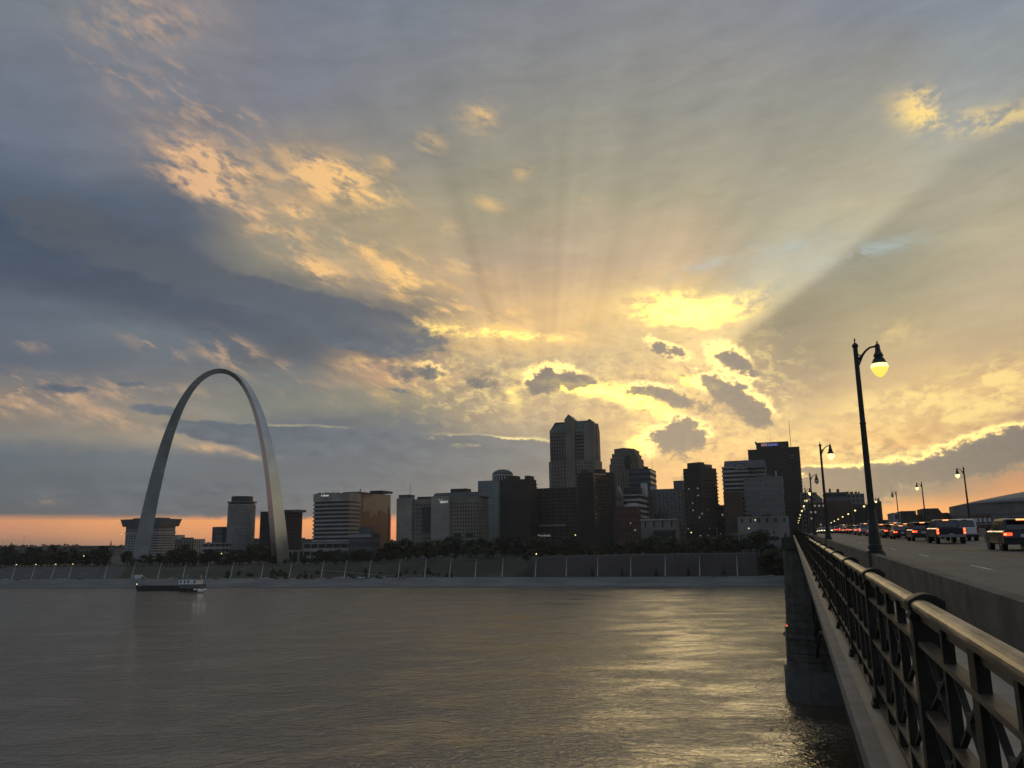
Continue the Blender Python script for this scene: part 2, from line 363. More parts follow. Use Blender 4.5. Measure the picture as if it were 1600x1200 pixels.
# ================================================================ materials
def mat(name, color, rough=.7, metal=0.0, spec=.5, var=0.0, vscale=1.0, bump=0.0, bscale=20.0, emit=None, estr=0.0, ior=None, col2=None, stretch=(1,1,1), obj=True):
    m = bpy.data.materials.new(name); m.use_nodes = True; V.nt = t = m.node_tree
    b = t.nodes['Principled BSDF']
    b.inputs['Base Color'].default_value = (*color, 1); b.inputs['Roughness'].default_value = rough
    b.inputs['Metallic'].default_value = metal; b.inputs['Specular IOR Level'].default_value = spec
    if ior: b.inputs['IOR'].default_value = ior
    if emit: b.inputs['Emission Color'].default_value = (*emit, 1); b.inputs['Emission Strength'].default_value = estr
    if var or bump:
        g = t.nodes.new('ShaderNodeNewGeometry'); mp = t.nodes.new('ShaderNodeMapping')
        t.links.new(g.outputs['Position'], mp.inputs[0]); mp.inputs['Scale'].default_value = stretch
        if var:
            n = noise(mp.outputs[0], vscale, 6, .6); c2 = col2 or tuple(x*(1-var) for x in color)
            c = mixc(sstep(n, .35, .68), c2, tuple(color) if col2 else tuple(min(1, x*(1+var*.6)) for x in color))
            t.links.new(c, b.inputs['Base Color'])
            r = n*.3+(rough-.15); t.links.new(clamp01(r).s, b.inputs['Roughness'])
        if bump:
            n = noise(mp.outputs[0], bscale, 5, .65)
            bp = t.nodes.new('ShaderNodeBump'); bp.inputs['Strength'].default_value = bump; bp.inputs['Distance'].default_value = .6/bscale
            t.links.new(n.s, bp.inputs['Height']); t.links.new(bp.outputs[0], b.inputs['Normal'])
    return m
M = {}
M['concrete'] = mat('concrete', (.20,.195,.185), .8, var=.3, vscale=.8, bump=.25, bscale=8)
M['barrier'] = mat('barrier_concrete', (.115,.108,.095), .85, var=.45, vscale=1.1, bump=.3, bscale=14)
M['sidewalk'] = mat('sidewalk_concrete', (.24,.225,.20), .55, var=.3, vscale=1.3, bump=.2, bscale=25)
M['ledge'] = mat('ledge_concrete', (.18,.175,.17), .7, var=.35, vscale=2.0, bump=.2, bscale=30)
M['asphalt'] = mat('asphalt', (.120,.112,.102), .72, var=.42, vscale=.55, bump=.2, bscale=40, stretch=(1,.25,1))
M['paint'] = mat('road_paint', (.62,.60,.55), .7, var=.4, vscale=3)
M['iron'] = mat('painted_iron', (.030,.027,.021), .62, spec=.25, var=.4, vscale=6, bump=.15, bscale=60)
M['rail_metal'] = mat('worn_handrail_metal', (.34,.28,.20), .50, metal=.7, var=.75, vscale=7, bump=.2, bscale=90, stretch=(1,.25,1))
M['iron_flat'] = mat('worn_flat_iron', (.075,.064,.048), .5, metal=.35, var=.4, vscale=8, bump=.1, bscale=60)
M['pole'] = mat('lamp_pole_paint', (.018,.022,.020), .4, spec=.5, var=.3, vscale=3)
M['steel_dark'] = mat('bridge_steel', (.018,.018,.017), .85, spec=.15, var=.4, vscale=.8)
M['stone'] = mat('pier_stone', (.085,.08,.068), .9, var=.4, vscale=.35, bump=.4, bscale=1.5)
M['stone_low'] = mat('pier_granite', (.10,.105,.10), .85, var=.35, vscale=.3, bump=.3, bscale=2.5)
M['bulb_on'] = mat('lit_globe', (.9,.7,.3), .3, emit=(1.0,.72,.10), estr=1.15)
M['bulb_hot'] = mat('lit_lamp_core', (.9,.8,.5), .3, emit=(1.0,.86,.36), estr=1.5)
M['bulb_far'] = mat('lit_globe_far', (.9,.8,.5), .3, emit=(1.0,.76,.32), estr=1.7)
M['bulb_off'] = mat('unlit_globe', (.55,.52,.45), .25, spec=.6)
M['red'] = mat('tail_light_lit', (.6,.02,.01), .3, emit=(1.0,.07,.025), estr=2.2)
M['red_hot'] = mat('tail_light_core', (.8,.1,.03), .3, emit=(1.0,.34,.10), estr=2.6)
M['red_dull'] = mat('tail_light_unlit', (.25,.012,.01), .2)
M['white_lamp'] = mat('headlamp_lit', (.9,.9,.8), .3, emit=(1.0,.88,.6), estr=3)
M['carglass'] = mat('car_glass', (.012,.014,.016), .06, spec=.9, ior=1.6)
M['tyre'] = mat('tyre_rubber', (.02,.02,.02), .85)
M['rim'] = mat('wheel_rim', (.3,.3,.3), .35, metal=.8)
M['black_plastic'] = mat('black_plastic', (.02,.02,.02), .6)
M['plate'] = mat('number_plate', (.55,.55,.55), .5)
for nme, c in (('dark', (.022,.026,.030)), ('brown', (.07,.052,.035)), ('grey', (.10,.105,.11)), ('white', (.62,.63,.64)), ('silver', (.30,.31,.32)), ('red', (.16,.02,.015)), ('blue', (.03,.05,.10)), ('tan', (.16,.13,.09))):
    m = mat('car_paint_'+nme, c, .28, metal=.3 if nme not in ('white',) else 0.0, spec=.5)
    m.node_tree.nodes['Principled BSDF'].inputs['Coat Weight'].default_value = .6
    m.node_tree.nodes['Principled BSDF'].inputs['Coat Roughness'].default_value = .08
    M['car_'+nme] = m
M['steel'] = mat('stainless_steel', (.50,.53,.545), .25, metal=1.0, var=.12, vscale=.05)
M['glass_blue'] = mat('facade_glass_blue', (.035,.050,.058), .14, spec=.8, ior=1.75, var=.3, vscale=.12)
M['glass_dark'] = mat('facade_glass_dark', (.014,.016,.018), .35, spec=.5, var=.4, vscale=.15)
M['glass_matte'] = mat('matte_dark_glass', (.02,.026,.03), .6, spec=.15, var=.4, vscale=.15)
M['glass_mirror'] = mat('mirror_glass', (.10,.145,.20), .34, metal=1.0, var=.18, vscale=.18, bump=.1, bscale=.35)
M['glass_green'] = mat('pale_green_glass', (.21,.26,.26), .2, metal=.65, var=.15, vscale=.1)
def wallm(n, c): M[n] = mat('wall_'+n, c, .85, var=.22, vscale=.06, bump=.15, bscale=1.5)
wallm('pale', (.36,.36,.355)); wallm('beige', (.32,.30,.26)); wallm('grey', (.19,.19,.185)); wallm('dkbrown', (.062,.054,.046)); wallm('brick', (.115,.062,.047))
wallm('tan', (.24,.215,.18)); wallm('white', (.50,.50,.49)); wallm('slate', (.12,.13,.14)); wallm('stonewall', (.22,.215,.20)); wallm('redbrown', (.10,.066,.050)); wallm('bronze', (.05,.05,.048))
M['copper'] = mat('green_copper_roof', (.10,.155,.145), .6, var=.2, vscale=.1)
M['roofdark'] = mat('roof_plant', (.05,.052,.055), .8, var=.3, vscale=.2)
M['levee'] = mat('levee_cobbles', (.15,.165,.165), .8, var=.3, vscale=.10, bump=.5, bscale=1.2, stretch=(.35,1,1))
M['mud'] = mat('wet_levee', (.07,.068,.06), .6, var=.4, vscale=.15)
M['street'] = mat('levee_street', (.15,.155,.155), .8, var=.2, vscale=.2)
M['grass'] = mat('park_grass', (.036,.046,.027), .95, var=.45, vscale=.05, bump=.4, bscale=.6)
M['city_ground'] = mat('city_ground', (.035,.040,.030), .95, var=.4, vscale=.02)
M['steps'] = mat('stair_concrete', (.16,.165,.16), .85, var=.25, vscale=.15)
M['purplewall'] = mat('flood_wall_concrete', (.105,.094,.094), .85, var=.22, vscale=.05, bump=.3, bscale=.5)
M['hill'] = mat('wooded_hill', (.016,.021,.017), .95, var=.4, vscale=.02)
M['mast'] = mat('pale_mast', (.50,.49,.46), .6, var=.15, vscale=1)
M['hull'] = mat('dark_hull', (.012,.014,.022), .45, var=.4, vscale=.3)
M['boat_white'] = mat('boat_white', (.82,.82,.80), .6, var=.2, vscale=.6)
M['yellow'] = mat('crane_yellow', (.42,.26,.03), .6)
M['sign_white'] = mat('white_sign', (.8,.8,.78), .5, emit=(.8,.85,.8), estr=.35)
M['sign_soft'] = mat('soft_white_sign', (.7,.7,.68), .5, emit=(.8,.8,.75), estr=.12)
M['sign_blue'] = mat('blue_sign', (.05,.07,.30), .5, emit=(.08,.12,.55), estr=.35)
M['sign_red'] = mat('red_sign', (.5,.05,.05), .5, emit=(.7,.12,.10), estr=.4)
M['window_glow'] = mat('lit_window', (.5,.45,.35), .5, emit=(1,.85,.62), estr=.16)
M['dome_roof'] = mat('dome_membrane', (.17,.18,.20), .6, var=.15, vscale=.03)
M['bark'] = mat('bark', (.045,.036,.027), .95)
def leafmat(n, c):
    m = mat('leaves_'+n, c, .75, spec=.3); V.nt = t = m.node_tree; b = t.nodes['Principled BSDF']
    oi = t.nodes.new('ShaderNodeObjectInfo'); g = t.nodes.new('ShaderNodeNewGeometry')
    nn = noise(g.outputs['Position'], .45, 3, .6)
    c1 = mixc(sstep(nn, .3, .7), tuple(x*.55 for x in c), tuple(x*1.5 for x in c))
    h = t.nodes.new('ShaderNodeHueSaturation'); t.links.new(c1, h.inputs['Color'])
    t.links.new((V(oi.outputs['Random'])*.07+.465).s, h.inputs['Hue']); t.links.new((V(oi.outputs['Random'])*.7+.65).s, h.inputs['Value'])
    t.links.new(h.outputs[0], b.inputs['Base Color']); M['leaf_'+n] = m
leafmat('mid', (.046,.060,.024)); leafmat('dark', (.028,.040,.022)); leafmat('olive', (.060,.062,.024))

# water: muddy river, gentle chop with calmer slicks, long current streaks
def water_mat():
    m = bpy.data.materials.new('river_water'); m.use_nodes = True; V.nt = t = m.node_tree; b = t.nodes['Principled BSDF']
    g = t.nodes.new('ShaderNodeNewGeometry'); sp = t.nodes.new('ShaderNodeSeparateXYZ'); t.links.new(g.outputs['Position'], sp.inputs[0])
    x, y = V(sp.outputs[0]), V(sp.outputs[1])
    # along-view stretch is not used: waves are laid out on the river itself, crests roughly across the wind
    ca, sa = math.cos(math.radians(12)), math.sin(math.radians(12))
    u = x*ca+y*sa; v = y*ca-x*sa
    wq = noise(comb(u*.02, v*.03, 3.0), 1.0, 4, .6)
    big = noise(comb(u*.034+wq*1.4, v*.055+wq*1.8, 0.0), 1.0, 4, .6)         # slicks and boils
    lng = noise(comb(u*.27, v*.29, 1.0), 1.0, 4, .6, .6)
    mid = noise(comb(u*.9, v*1.0, 2.0), 1.0, 4, .62, .8)
    fin = noise(comb(u*2.6, v*3.2, 4.0), 1.0, 3, .6, .5)
    fin2 = noise(comb(u*4.5, v*8.0, 6.0), 1.0, 2, .6, .4)
    chop = sstep(big, .36, .62)*.95+.42
    ridge = 1.0-V.m('ABSOLUTE', noise(comb(u*.022+wq*.9, v*.045+wq*1.2, 8.0), 1.0, 4, .55, .4)-.5)*2.0
    ridge = sstep(ridge, .90, 1.0)
    crest = 1.0-V.m('ABSOLUTE', noise(comb(u*.42+wq, v*.62, 14.0), 1.0, 3, .5, .6)-.5)*2.0
    crest = V.m('POWER', crest, 5.0)
    hgt = crest*chop*.20+lng*.24+mid*chop*.24+fin*chop*.16+fin2*chop*.055+ridge*.14+big*.12
    bp = t.nodes.new('ShaderNodeBump'); bp.inputs['Strength'].default_value = 1.0; bp.inputs['Distance'].default_value = .60
    t.links.new(hgt.s, bp.inputs['Height']); t.links.new(bp.outputs[0], b.inputs['Normal'])
    c = mixc(sstep(big, .3, .7), (.055,.040,.020), (.078,.056,.028)); t.links.new(c, b.inputs['Base Color'])
    t.links.new((chop*.02+.02).s, b.inputs['Roughness'])
    b.inputs['IOR'].default_value = 3.3; b.inputs['Specular Tint'].default_value = (1.0, .96, .87, 1)  # warm tint puts extra gold into the river's reflections
    return m
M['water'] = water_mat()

# ================================================================ ground and water
XL, XR = -2500.0, 1500.0
bank_px = [(-40, 919.6), (0,919.5), (300,919.2), (600,918.5), (900,918), (1100,917.5), (1225,917)]
bank = [(atZ(px, py, 0).x, atZ(px, py, 0).y) for px, py in bank_px]
bank = [(XL, bank[0][1]-60)]+bank+[(XR, bank[-1][1]+10)]
def YB(x):
    for (a, ya), (b, yb) in zip(bank, bank[1:]):
        if a <= x <= b: return ya+(yb-ya)*(x-a)/(b-a)
    return bank[0][1] if x < XL else bank[-1][1]
def lerp(a, b, t): t = max(0, min(1, t)); return a+(b-a)*t
def smooth(a, b, x): t = max(0, min(1, (x-a)/(b-a))); return t*t*(3-2*t)
def plateau(x): return lerp(12.7, 19.0, smooth(-470, -240, x))
XW0, XW1 = atZ(812, 903, 6).x, atZ(1182, 900, 6).x          # the tall dark wall runs between these
def ground_z(x, t):
    if t < 0: return max(-6, t*.25)
    if t < 22: return 5.3*t/22
    if t < 40: return 5.3
    p = plateau(x)
    w = smooth(XW0-30, XW0+6, x)*(1-smooth(XW1-1, XW1+12, x))
    z = lerp(5.3, p, smooth(40, lerp(112, 44, w), t))
    if t > 150: z += (t-150)*.004
    h = math.sin(x*.031+t*.02)*.5+math.sin(x*.011-t*.05)*.6
    return z+h*smooth(70, 130, t)
def sheet(t0s, xs, zf=None, dz=0.0):
    mb = MB(); vs = []; nx = len(xs)
    for t in t0s:
        for x in xs: vs.append((x, YB(x)+t, ground_z(x, t)+dz))
    fs = [(j*nx+i, j*nx+i+1, (j+1)*nx+i+1, (j+1)*nx+i) for j in range(len(t0s)-1) for i in range(nx-1)]
    return mb.add(vs, fs)
xs = [XL, -1900, -1400, -1100]+[-900+i*8 for i in range(150)]+[320+i*60 for i in range(20)]+[XR]
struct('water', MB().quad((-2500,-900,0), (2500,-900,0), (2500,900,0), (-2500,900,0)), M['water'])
struct('river_bed', MB().quad((-2500,-1100,-7), (2500,-1100,-7), (2500,1200,-7), (-2500,1200,-7)), M['mud'])
struct('east_bank', MB().box(-2500, 2500, -1100, -70, -6.5, 4), M['grass'])
struct('levee', sheet([-14, -6, 0, 3, 8, 14, 22], xs), M['levee'], smooth=True)
struct('waterline_mud', sheet([-3, 0, 2.4], xs, dz=.06), M['mud'])
struct('street', sheet([22, 30, 40], xs), M['street'])
struct('riverside_park', sheet([40, 44, 50, 58, 66, 74, 82, 92, 104, 116, 130, 150, 180, 220], xs), M['grass'], smooth=True)
struct('city_ground', sheet([220, 300, 500, 900, 1400, 1700], xs), M['city_ground'], smooth=True)
# far wooded hills on the left and beyond the city
mb = MB(); vs = []; nn = 90
for j, (yy, hh) in enumerate(((1450, 0), (1700, .8), (1950, 1.0), (2250, .9))):
    for i in range(nn):
        x = -2600+i*58
        h = (17+5*math.sin(i*.31)+3*math.sin(i*.83+1)+2*math.sin(i*1.7))*hh
        if x > -900: h *= .75
        vs.append((x, yy, 18+h))
mb.add(vs, [(j*nn+i, j*nn+i+1, (j+1)*nn+i+1, (j+1)*nn+i) for j in range(3) for i in range(nn-1)])
struct('hills', mb, M['hill'], smooth=True)

# ================================================================ trees
_R = random.Random(11); mb = MB()
for k in range(5200):                                   # far woods on the hills: one ragged mass
    x = _R.uniform(-2500, 500); row = _R.random()
    y = 1500+row*430; h = (19+5*math.sin((x+2600)/58*.31)+3*math.sin((x+2600)/58*.83+1))*(.7+.3*row)*(1 if x < -900 else .75)+18
    s1 = _R.uniform(2.0, 5.5); z = h+_R.uniform(-4, 4.5)+2.2*math.sin(x*.021)+1.6*math.sin(x*.057)
    a = Vector((_R.gauss(0,1), _R.gauss(0,.6), 0)).normalized()*s1; b = Vector((_R.gauss(0,.3), _R.gauss(0,.4), 1)).normalized()*s1*.8; p = Vector((x, y, z))
    mb.add([p-a, p-b, p+a, p+b], [(0,1,2,3)])
FW = mb
def crown_mb(r, seed, H, Rw, clumps=16, per=34, leaf=.55, base=.28, cone=0.0):
    R = random.Random(seed); mb = MB()
    cs = []
    for k in range(clumps):
        h = R.random(); ang = R.random()*2*PI
        prof = math.sin(PI*min(1, (.12+.88*h)))**.6 if not cone else (1-h)*.9+.1
        rr = Rw*prof*(.35+.65*R.random())*.8
        cs.append((rr*math.cos(ang), rr*math.sin(ang), H*(base+(1-base)*h*.93), Rw*(.26+.2*R.random())*(1 if not cone else .6)))
    for (cx, cy, cz, cr) in cs:
        for k in range(per):
            d = Vector((R.gauss(0,1), R.gauss(0,1), R.gauss(0,1))).normalized()*cr*(.55+.5*R.random())
            p = Vector((cx, cy, cz))+Vector((d.x, d.y, d.z*.8))
            n = (d.normalized()+Vector((R.gauss(0,.5), R.gauss(0,.5), R.gauss(0,.5)))).normalized()
            a = n.orthogonal().normalized(); b = n.cross(a); th = R.random()*PI
            a, b = a*math.cos(th)+b*math.sin(th), b*math.cos(th)-a*math.sin(th)
            s1, s2 = leaf*(.6+.7*R.random()), leaf*(.35+.5*R.random())
            mb.add([p-a*s1, p+b*s2, p+a*s1, p-b*s2], [(0,1,2,3)])
    return mb
def trunk_mb(seed, H, rad):
    R = random.Random(seed); mb = MB()
    mb.tube([(0,0,-.5), (R.uniform(-.2,.2),R.uniform(-.2,.2),H*.3), (R.uniform(-.4,.4),R.uniform(-.4,.4),H*.62), (0,0,H*.85)], [rad*1.3, rad, rad*.6, rad*.2], 6)
    for k in range(5):
        a = R.random()*2*PI; z = H*R.uniform(.25,.6); l = H*R.uniform(.18,.3)
        mb.tube([(0,0,z), (math.cos(a)*l*.6, math.sin(a)*l*.6, z+l*.5), (math.cos(a)*l, math.sin(a)*l, z+l)], [rad*.5, rad*.3, rad*.1], 4)
    return mb
TREES = []
for k in range(7):
    H = 10.0; Rw = [4.2, 3.6, 4.8, 3.9, 4.4, 3.2, 5.0][k]
    TREES.append((crown_mb(0, 50+k, H, Rw, 18, 36, .62).mesh('crown', mats=(M['leaf_'+('mid','dark','olive','mid','dark','olive','dark')[k]],)),
                  trunk_mb(90+k, H, .22).mesh('trunk', mats=(M['bark'],))))
FW.build('far_woods', M['leaf_dark'], kind='stuff')
CONE = (crown_mb(0, 77, 7.0, 2.0, 26, 26, .34, .1, cone=1).mesh('crown', mats=(M['leaf_dark'],)), trunk_mb(78, 5.0, .12).mesh('trunk', mats=(M['bark'],)))
SHRUB = (crown_mb(0, 79, 2.6, 2.3, 9, 26, .4, .12).mesh('crown', mats=(M['leaf_olive'],)), None)
def tree(x, y, z, h, kind, label, group, name='tree', wide=1.0):
    t = thing(name, label, 'tree' if name != 'shrub' else 'shrub', (x, y, z), group)
    del t['world_built']
    cr, tr = kind; H0 = 10.0 if kind in TREES else (7.0 if kind is CONE else 2.6)
    s = h/H0; t.scale = (s*wide, s*wide, s); t.rotation_euler.z = RND.random()*6.28
    o = bpy.data.objects.new('crown', cr); COL.objects.link(o); o.parent = t
    if tr: o = bpy.data.objects.new('trunk', tr); COL.objects.link(o); o.parent = t
    return t

HZ = bpy.data.materials.new('haze'); HZ.use_nodes = True; HZ.node_tree.nodes.clear()
_v = HZ.node_tree.nodes.new('ShaderNodeVolumePrincipled'); _o = HZ.node_tree.nodes.new('ShaderNodeOutputMaterial')
_v.inputs['Color'].default_value = (.86,.88,.90,1); _v.inputs['Density'].default_value = 0.00006; _v.inputs['Anisotropy'].default_value = .35
HZ.node_tree.links.new(_v.outputs[0], _o.inputs['Volume'])


hz = MB().box(-2700, 2700, -1150, 2400, -8, 330).build('haze', HZ); hz['kind'] = 'stuff'

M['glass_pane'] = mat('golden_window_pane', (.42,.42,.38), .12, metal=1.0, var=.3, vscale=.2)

# ================================================================ the great arch (weighted catenary, triangular section)
def build_arch():
    ft = .3048; A0, Cc, Ct, Lh = 693.8597, 68.7672, 3.0022, 299.2239
    cx, cy, z0 = -530.2, 652.0, 12.6; rot = math.radians(-8)
    ux, uy = math.cos(rot), math.sin(rot)
    N = 150; mb = MB(); vs = []
    for i in range(N+1):
        s = -1+2*i/N; s = math.copysign(abs(s)**.8, s)
        x = s*Lh; y = A0-Cc*math.cosh(Ct*x/Lh)
        dyx = -Cc*Ct/Lh*math.sinh(Ct*x/Lh); t = Vector((1, dyx)).normalized(); n = Vector((-t.y, t.x))   # outward
        area = 125.1406*math.cosh(.0100333*x); side = math.sqrt(4*area/math.sqrt(3))*ft
        hgt = side*math.sqrt(3)/2; x *= ft; y *= ft
        def P(off, dep):
            a = x+n.x*off; z = y+n.y*off
            return (cx+ux*a-uy*dep, cy+uy*a+ux*dep, z0+z)
        vs += [P(hgt/3, -side/2), P(hgt/3, side/2), P(-2*hgt/3, 0)]
    fs = []
    for i in range(N):
        a, b = i*3, i*3+3
        for k in range(3): fs.append((a+k, a+(k+1)%3, b+(k+1)%3, b+k))
    fs += [(0,1,2), (N*3, N*3+2, N*3+1)]
    mb.add(vs, fs)
    o = mb.build('monumental_arch', M['steel'])
    bm = bmesh.new(); bm.from_mesh(o.data); bmesh.ops.recalc_face_normals(bm, faces=bm.faces); bm.to_mesh(o.data); bm.free()
    tag(o, 'tall slender stainless steel arch rising from the riverside park', 'arch')
build_arch()

# ================================================================ buildings
def inset(pts, d):
    n = len(pts); out = []
    A = sum(pts[i][0]*pts[(i+1)%n][1]-pts[(i+1)%n][0]*pts[i][1] for i in range(n)); sg = 1 if A > 0 else -1
    for i in range(n):
        p0, p1, p2 = Vector(pts[i-1]), Vector(pts[i]), Vector(pts[(i+1)%n])
        e1 = (p1-p0).normalized(); e2 = (p2-p1).normalized()
        n1 = Vector((-e1.y, e1.x))*sg; n2 = Vector((-e2.y, e2.x))*sg
        b = (n1+n2); b = b/max(.35, b.length_squared)*2*d if b.length > 1e-6 else n1*d
        out.append((p1.x+b.x, p1.y+b.y))
    return out
def facade(root, pts, z0, z1, nf, bay, wall, glass, sp=.42, pier=.3, proud=.5, cap=1.4, base=0.0, glassname='window_glass', wname='wall', lit=0, litmat='window_glow', skipside=()):
    """floors of real glass set back behind spandrels and piers"""
    core = MB(); core.prism(inset(pts, proud), z0, z1-.4); g = core.build(glassname, M[glass], root)
    w = MB(); H = (z1-cap-z0-base); fh = H/max(nf, 1)
    if base: w.prism(pts, z0, z0+base)
    for k in range(nf):
        a = z0+base+k*fh
        if sp > 0: w.prism(pts, a, a+fh*sp)
    w.prism(pts, z1-cap, z1)
    n = len(pts); pin = inset(pts, .06); pin2 = inset(pts, proud+.2)
    if pier > 0:
        for i in range(n):
            a, b = Vector(pin[i]), Vector(pin[(i+1)%n]); c, d = Vector(pin2[i]), Vector(pin2[(i+1)%n])
            L = (b-a).length; nb = max(1, int(round(L/bay)))
            for k in range(nb+1):
                t0 = (k-pier/2)/nb; t1 = (k+pier/2)/nb; t0, t1 = max(0, t0), min(1, t1)
                q = [a.lerp(b, t0), a.lerp(b, t1), c.lerp(d, t1), c.lerp(d, t0)]
                w.prism([(v.x, v.y) for v in q], z0, z1-cap+.05)
    w.build(wname, M[wall], root)
    if lit:
        R = random.Random(int(z1*100)); lm = MB(); cands = []
        pl = inset(pts, proud-.12)
        for i in range(n):
            a, b = Vector(pl[i]), Vector(pl[(i+1)%n]); L = (b-a).length; nb = max(1, int(round(L/bay)))
            for k in range(nb):
                for f in range(nf):
                    if R.random() < lit:
                        t0, t1 = (k+.3)/nb, (k+.8)/nb; p, q = a.lerp(b, t0), a.lerp(b, t1); zz = z0+base+f*fh+fh*(sp+.08)
                        e = (q-p).normalized()*.0; nn_ = Vector((p.y-q.y, q.x-p.x)).normalized()*.08
                        lm.prism([(p.x,p.y),(q.x,q.y),(q.x+nn_.x,q.y+nn_.y),(p.x+nn_.x,p.y+nn_.y)], zz, zz+fh*(1-sp)*.6)
        if lm.v: lm.build('lit_window', M[litmat], root, kind='stuff')
    return g
def foot(pa, pb, pc, yt, Y0, depth=None, ybot=None):
    P, Q = atY(pa, yt, Y0), atY(pb, yt, Y0)
    if depth is None:
        d = ray(pc, yt); Y1 = Q.x*d.y/d.x
        Y1 = min(max(Y1, Y0+6), Y0+90)
    else: Y1 = Y0+depth
    return P.x, Q.x, Y0, Y1, Q.z
def rect(x0, x1, y0, y1): return [(x0,y0),(x1,y0),(x1,y1),(x0,y1)]
BLD = []
def bld(name, label, pa, pb, pc, yt, Y0, depth=None, nf=10, bay=4, wall='grey', glass='glass_dark', z0=8, cat='building', **k):
    x0, x1, y0, y1, z1 = foot(pa, pb, pc, yt, Y0, depth)
    r = thing(name, label, cat, ((x0+x1)/2, (y0+y1)/2, z0))
    facade(r, rect(x0, x1, y0, y1), z0, z1, nf, bay, wall, glass, **k)
    BLD.append((label, pa, pc if pc else pb)); r['fp'] = [x0, x1, y0, y1, z1]
    return r
def roofbox(root, pa, pb, yt, yb, Y0, depth, m='roofdark', name='penthouse'):
    P, Q, R_ = atY(pa, yt, Y0), atY(pb, yt, Y0), atY((pa+pb)/2, yb, Y0)
    MB().box(P.x, Q.x, Y0, Y0+depth, R_.z-1, (P.z+Q.z)/2).build(name, M[m], root)
def mast(root, px, yt, yb, Y, r=.25, name='antenna', m='roofdark', ring=False):
    a, b = atY(px, yb, Y), atY(px, yt, Y)
    mb = MB().tube([(b.x, Y, a.z), (b.x, Y, b.z)], [r*1.6, r], 6); mb.build(name, M[m], root)
def text(root, s, px, py, hpx, Y, m, name='sign_lettering', wpx=None, off=.5, bold=.02):
    c = bpy.data.curves.new(name, 'FONT'); c.body = s; c.size = 1; c.extrude = .08; c.offset = bold; c.align_x = 'CENTER'; c.align_y = 'CENTER'
    o = bpy.data.objects.new(name, c); COL.objects.link(o)
    me = bpy.data.meshes.new_from_object(o); bpy.data.objects.remove(o); me.materials.clear(); me.materials.append(M[m])
    o = bpy.data.objects.new(name, me); COL.objects.link(o)
    p = atY(px, py, Y); q = atY(px, py-hpx, Y); hh = abs(q.z-p.z)
    xsz = max(v.co.x for v in me.vertices)-min(v.co.x for v in me.vertices); zsz = max(v.co.y for v in me.vertices)-min(v.co.y for v in me.vertices)
    sx = (abs(atY(px+wpx/2, py, Y).x-atY(px-wpx/2, py, Y).x)/xsz) if wpx else hh/zsz
    for v in me.vertices: v.co = Vector((v.co.x*sx, -v.co.z*6, v.co.y*hh/zsz))
    o.location = p-Vector((0, off, 0))-(root.location if root else Vector()); o.parent = root
    return o

# --- south end (left): flared-crown tower behind the left leg
r = bld('office_tower', 'banded grey tower with a flared overhanging crown behind the left arch leg', 197, 249, 251, 822, 980, 34, nf=14, bay=5, wall='pale', glass='glass_dark', sp=.5, pier=.12)
x0, x1, y0, y1, z1 = r['fp']
zc_ = atY(225, 820, 980).z; zt_ = atY(225, 811, 980).z
mb = MB().prism(inset(rect(x0,x1,y0,y1), -.5), z1, z1+1.5); cw = inset(rect(x0,x1,y0,y1), -6)
MB().prism(inset(rect(x0,x1,y0,y1), -3.2), z1+.1, zt_, top=cw).build('flared_crown', M['slate'], r)
MB().prism(inset(rect(x0,x1,y0,y1), 6), zt_-.1, zt_+1.8).build('penthouse', M['roofdark'], r)
MB().prism(inset(rect(x0,x1,y0,y1), -.6), zc_-13, zc_-10.5).build('belt_ledge', M['pale'], r)
r = bld('apartment_block', 'long pale low block with dark vertical strips right of the left arch leg', 238, 304, 309, 842, 1050, 25, nf=6, bay=5.5, wall='pale', glass='glass_dark', sp=.1, pier=.55, cap=2)
roofbox(r, 256, 278, 836, 842, 1055, 16, 'pale')
roofbox(r, 284, 296, 840, 843, 1055, 10, 'roofdark')
# round concrete tower
def round_tower():
    P, Q = atY(346.5, 800, 900), atY(382, 800, 900); R = (Q.x-P.x)/2; cx = (P.x+Q.x)/2; cy = 900+R; z1 = atY(365, 784, 900).z
    r = thing('round_tower', 'round ribbed concrete tower with a dark band under its flat cap', 'building', (cx, cy, 8))
    pts = [(cx+R*math.cos(2*PI*k/28), cy+R*math.sin(2*PI*k/28)) for k in range(28)]
    facade(r, pts, 8, z1-3.4, 26, 2.4, 'pale', 'glass_dark', sp=.22, pier=.42, proud=.5)
    MB().prism(inset(pts, .6), z1-3.4, z1-.8).build('dark_band', M['glass_dark'], r)
    MB().prism(inset(pts, -1.2), z1-.8, z1+.6).build('roof_cap', M['slate'], r)
    zt = atY(365, 775, 900).z
    MB().prism(inset(pts, 4), z1+.6, zt).build('penthouse', M['roofdark'], r)
round_tower()
r = bld('office_block', 'narrow grey slab block joined to the left of the round tower', 332, 347, 347, 823, 905, 20, nf=8, bay=4, wall='slate', glass='glass_dark', pier=.5)
r = bld('parking_garage', 'low open-banded garage left of the round tower base', 316, 346, 348, 848, 880, 24, nf=4, bay=9, wall='pale', glass='glass_dark', sp=.5, pier=.1)
r = bld('apartment_block', 'small white block with chequered balconies right of the round tower', 379, 409, 411, 841, 930, 20, nf=6, bay=3.5, wall='white', glass='glass_dark', sp=.4, pier=.35)
roofbox(r, 385, 392, 822, 842, 935, 6, 'slate', 'stair_tower'); roofbox(r, 379, 383, 826, 842, 935, 6, 'slate', 'stair_tower')
r = bld('glass_tower', 'dark blue glass office block half hidden by the right arch leg', 407, 452, 473, 798, 900, None, nf=15, bay=3.5, wall='bronze', glass='glass_matte', sp=.22, pier=.08, proud=.25)
roofbox(r, 441, 465, 796.5, 799, 905, 20, 'slate')
